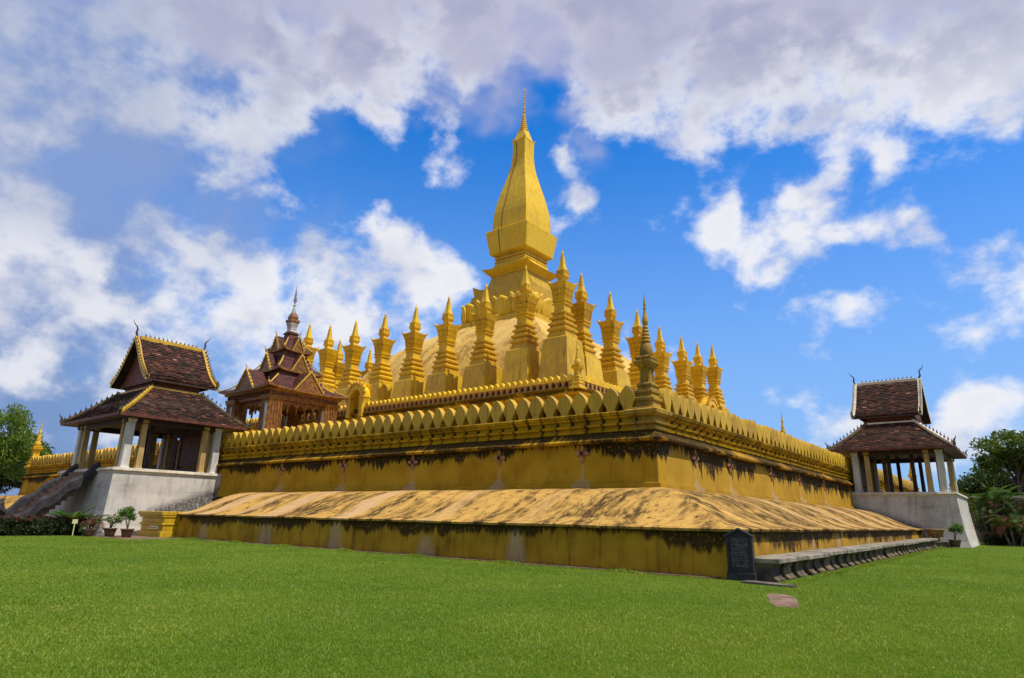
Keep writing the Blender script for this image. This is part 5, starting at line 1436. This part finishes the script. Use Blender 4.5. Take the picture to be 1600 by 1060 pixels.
for _k, (_x, _y, _h) in enumerate(((42.0, 15.5, 2.6), (43.3, 13.8, 3.2), (44.6, 12.0, 2.8), (45.4, 9.0, 2.4))):
    tree((_x, _y, .15), _h + 1.2, [(0, 0, _h * .62, 1.1, 1.1, _h * .42), (.5, .3, _h * .35, 1.0, 1.0, _h * .3)],
         ['shadowy shrub beside the right podium corner', 'tall dark shrub behind the clumping palm at right', 'dense dark shrub left of the rust-tinged cycad', 'dark shrub at the very right edge under the trees'][_k], 'leaf_dark', 'bark', 5000, .085, 60, .32, .07, (0, 0), .2, 'shrubs by the right garden wall', 1.5, 8)

def bush(name, label, cat, loc, hx, hy, h, mat, n, size, group=None, topmat=None, rz=0.0):
    t = thing(name, label, cat, loc, rz, group)
    cs = [(rng.uniform(-hx, hx), rng.uniform(-hy, hy), rng.uniform(.04, h * .9)) for _ in range(int(300 + 250 * hx * hy))]
    leaf_obj('foliage', mat, cs, n, size, .13, t, 0, 1.3)
    if topmat:
        cs = [(rng.uniform(-hx, hx), rng.uniform(-hy, hy), rng.uniform(h * .88, h * 1.04)) for _ in range(int(60 + 30 * hx * hy))]
        leaf_obj('top_foliage', topmat, cs, n // 3, size, .07, t, 0, 1.3)
    mb = MB()
    for k in range(max(5, int(hx * hy * 6))):
        x, y = rng.uniform(-hx, hx) * .9, rng.uniform(-hy, hy) * .9
        mb.tube([(x, y, -.02), (x + .03, y, h * .4), (x + .06, y + .04, h * .85)], [.018, .013, .006], 4)
    mb.build('stems', 'bark', t, kind='stuff')
bush('hedge', 'clipped dark hedge with reddish tips at the lawn edge far left', 'hedge', (4.0, -46.0, 0), .6, 3.9, .86, 'hedge_leaf', 60000, .045, None, 'hedge_red_leaf')
bush('shrub_border', 'low dark shrub border under the palms at far right', 'hedge', (45.6, 6.2, .2), 3.8, .7, .85, 'hedge_leaf', 20000, .05, None, 'hedge_red_leaf')

# cycads and pots by the left podium
palm((4.3, -42.7, 0), 'bright green cycad fanning out behind the hedge below the left podium', ['leaf_fern'], 16, 1.55, .55, .55, 1, .2, .022, .33, 30, 'cycads beside the left podium', 'cycad', 'cycad', (0.35, 1.15))
palm((5.3, -41.9, 0), 'brownish cycad with drooping fronds beside the bright green one', ['leaf_mid', 'leaf_rust'], 14, 1.35, .8, .5, 1, .2, .022, .32, 28, 'cycads beside the left podium', 'cycad', 'cycad', (0.2, 1.0))
def potted(loc, r, h, label, leafm, hh, n, group, mat='terracotta', cat='pot plant'):
    t = thing('potted_plant', label, cat, loc, 0, group)
    mb = MB(); mb.lathe([(r * .62, 0), (r * .72, .04), (r * .92, h * .7), (r * 1.0, h * .88), (r * 1.1, h * .9), (r * 1.1, h), (r * .92, h), (r * .88, h * .88)], 16); mb.build('pot', mat, t, True)
    mb = MB(); mb.lathe([(0.001, h * .86), (r * .9, h * .87)], 16); mb.build('soil', 'soil', t)
    mb = MB(); cs = []
    for k in range(5):
        a = rng.uniform(0, 6.28); q = Vector((math.cos(a) * hh * .35, math.sin(a) * hh * .35, h + hh * rng.uniform(.5, 1)))
        mb.tube([(0, 0, h * .8), (q.x * .3, q.y * .3, h + hh * .3), q], [.035, .022, .008], 5)
        for _ in range(4): cs.append((q.x + rng.normal(0, .12), q.y + rng.normal(0, .12), q.z + rng.normal(0, .1)))
    mb.build('stems', 'bark', t); leaf_obj('foliage', leafm, cs, n, .05, .10, t, 0, 1.3)
PG = 'potted shrubs at the left podium'
potted((6.75, -41.6, 0.02), .30, .42, 'terracotta pot with sparse flowering shrub against the left white podium', 'leaf_mid', .75, 420, PG)
potted((8.1, -41.3, 0.02), .30, .42, 'larger leafy potted shrub left of the stepped ochre pier', 'leaf_fern', .95, 900, PG)
potted((5.9, -42.3, 0.02), .26, .34, 'short brown pot at the hedge end on the paving', 'leaf_rust', .35, 200, PG)
# raised stone step along the podium foot
mb = MB(); mb.box(4.62, 10.4, -42.2, -39.85, -.05, .016); bevel(mb.build('stone_apron', 'flagstone', None, label='pale flat stone paving strip below the stepped pier at the lawn edge', cat='paving'), .006)
mb = MB(); mb.prism([(-.12, 0), (.12, 0), (.12, .22), (-.12, .22)], -.03, .03); mb.prism([(-.02, -.6), (.02, -.6), (.02, 0), (-.02, 0)], -.02, .02)
o = mb.build('notice_plate', 'sign_plate', None, loc=(5.1, -42.75, .62), label='small pale yellow notice plate behind the hedge end', cat='sign'); o.rotation_euler = (0, 0, math.radians(55))

# urn and plant near the bench end, right
t = thing('stone_urn', 'wide carved sandstone urn standing at the end of the long bench', 'urn', (39.75, -4.6, .50))
t.scale = (.62, .62, .62)
mb = MB(); mb.lathe([(.42, 0), (.46, .08), (.34, .16), (.30, .30), (.42, .50), (.62, .74), (.78, 1.0), (.82, 1.10), (.90, 1.14), (.92, 1.26), (.80, 1.28), (.72, 1.1)], 18); mb.build('bowl', 'sandstone_urn', t, True)
mb = MB()
for k in range(16):
    a = 2 * math.pi * k / 16; mb.lathe([(.02, .45), (.07, .6), (.085, .8), (.05, .98), (.01, 1.02)], 6, math.cos(a) * .64, math.sin(a) * .64)
mb.build('petal_relief', 'sandstone_urn', t)
potted((40.75, -4.6, .2), .34, .45, 'leafy green potted plant at the foot of the right white podium', 'leaf_fern', .9, 1100, None)
mb = MB(); mb.box(39.2, 40.5, -5.15, -3.7, -.1, .50); bevel(mb.build('stone_block', 'bench_stone', None, label='square stone block under the carved urn at the bench end', cat='block'), .03)

# ------------------------------------------------------------------ garden walls with tiled coping
def tiled_wall(p0, p1, h, label, wallmat, thick=.5, rw=1.3, rise=.75, cap='pale_cap'):
    p0, p1 = Vector(p0), Vector(p1); L = (p1 - p0).length; a = math.atan2(p1.y - p0.y, p1.x - p0.x)
    t = thing('garden_wall', label, 'wall', (p0.x, p0.y, 0), a, 'tile-coped garden walls')
    mb = MB(); mb.box(0, L, -thick / 2, thick / 2, -.1, h); mb.build('wall_face', wallmat, t)
    lr = MB(); tint = []
    for s in (-1, 1):
        pp = ((0, -rw, h - .15), (L, -rw, h - .15), (L, 0, h + rise), (0, 0, h + rise)) if s < 0 else ((L, rw, h - .15), (0, rw, h - .15), (0, 0, h + rise), (L, 0, h + rise))
        tile_field(lr, tint, patch(*pp), lambda v: L / .32, 8, L)
    lr.build('roof_tiles', 'roof_tile', t, tint=tint, kind='stuff')
    mb = MB(); mb.add([(0, -rw, h - .17), (L, -rw, h - .17), (L, 0, h + rise - .04), (0, 0, h + rise - .04), (L, rw, h - .17), (0, rw, h - .17)], [(0, 1, 2, 3), (2, 4, 5, 3), (0, 5, 4, 1)]); mb.build('roof_deck', 'dark_wood', t)
    mb = MB(); mb.box(0, L, -.15, .15, h + rise - .08, h + rise + .14); mb.build('ridge_cap', cap, t)
tiled_wall((39.4, 18.5, 0), (75.0, 18.5, 0), 3.4, 'cream garden wall with tiled coping behind the right palms', 'garden_wall_plaster')
tiled_wall((-34, -52, 0), (-34, -38.5, 0), 3.0, 'low tile-roofed boundary wall at the far left picture edge', 'garden_wall_plaster')
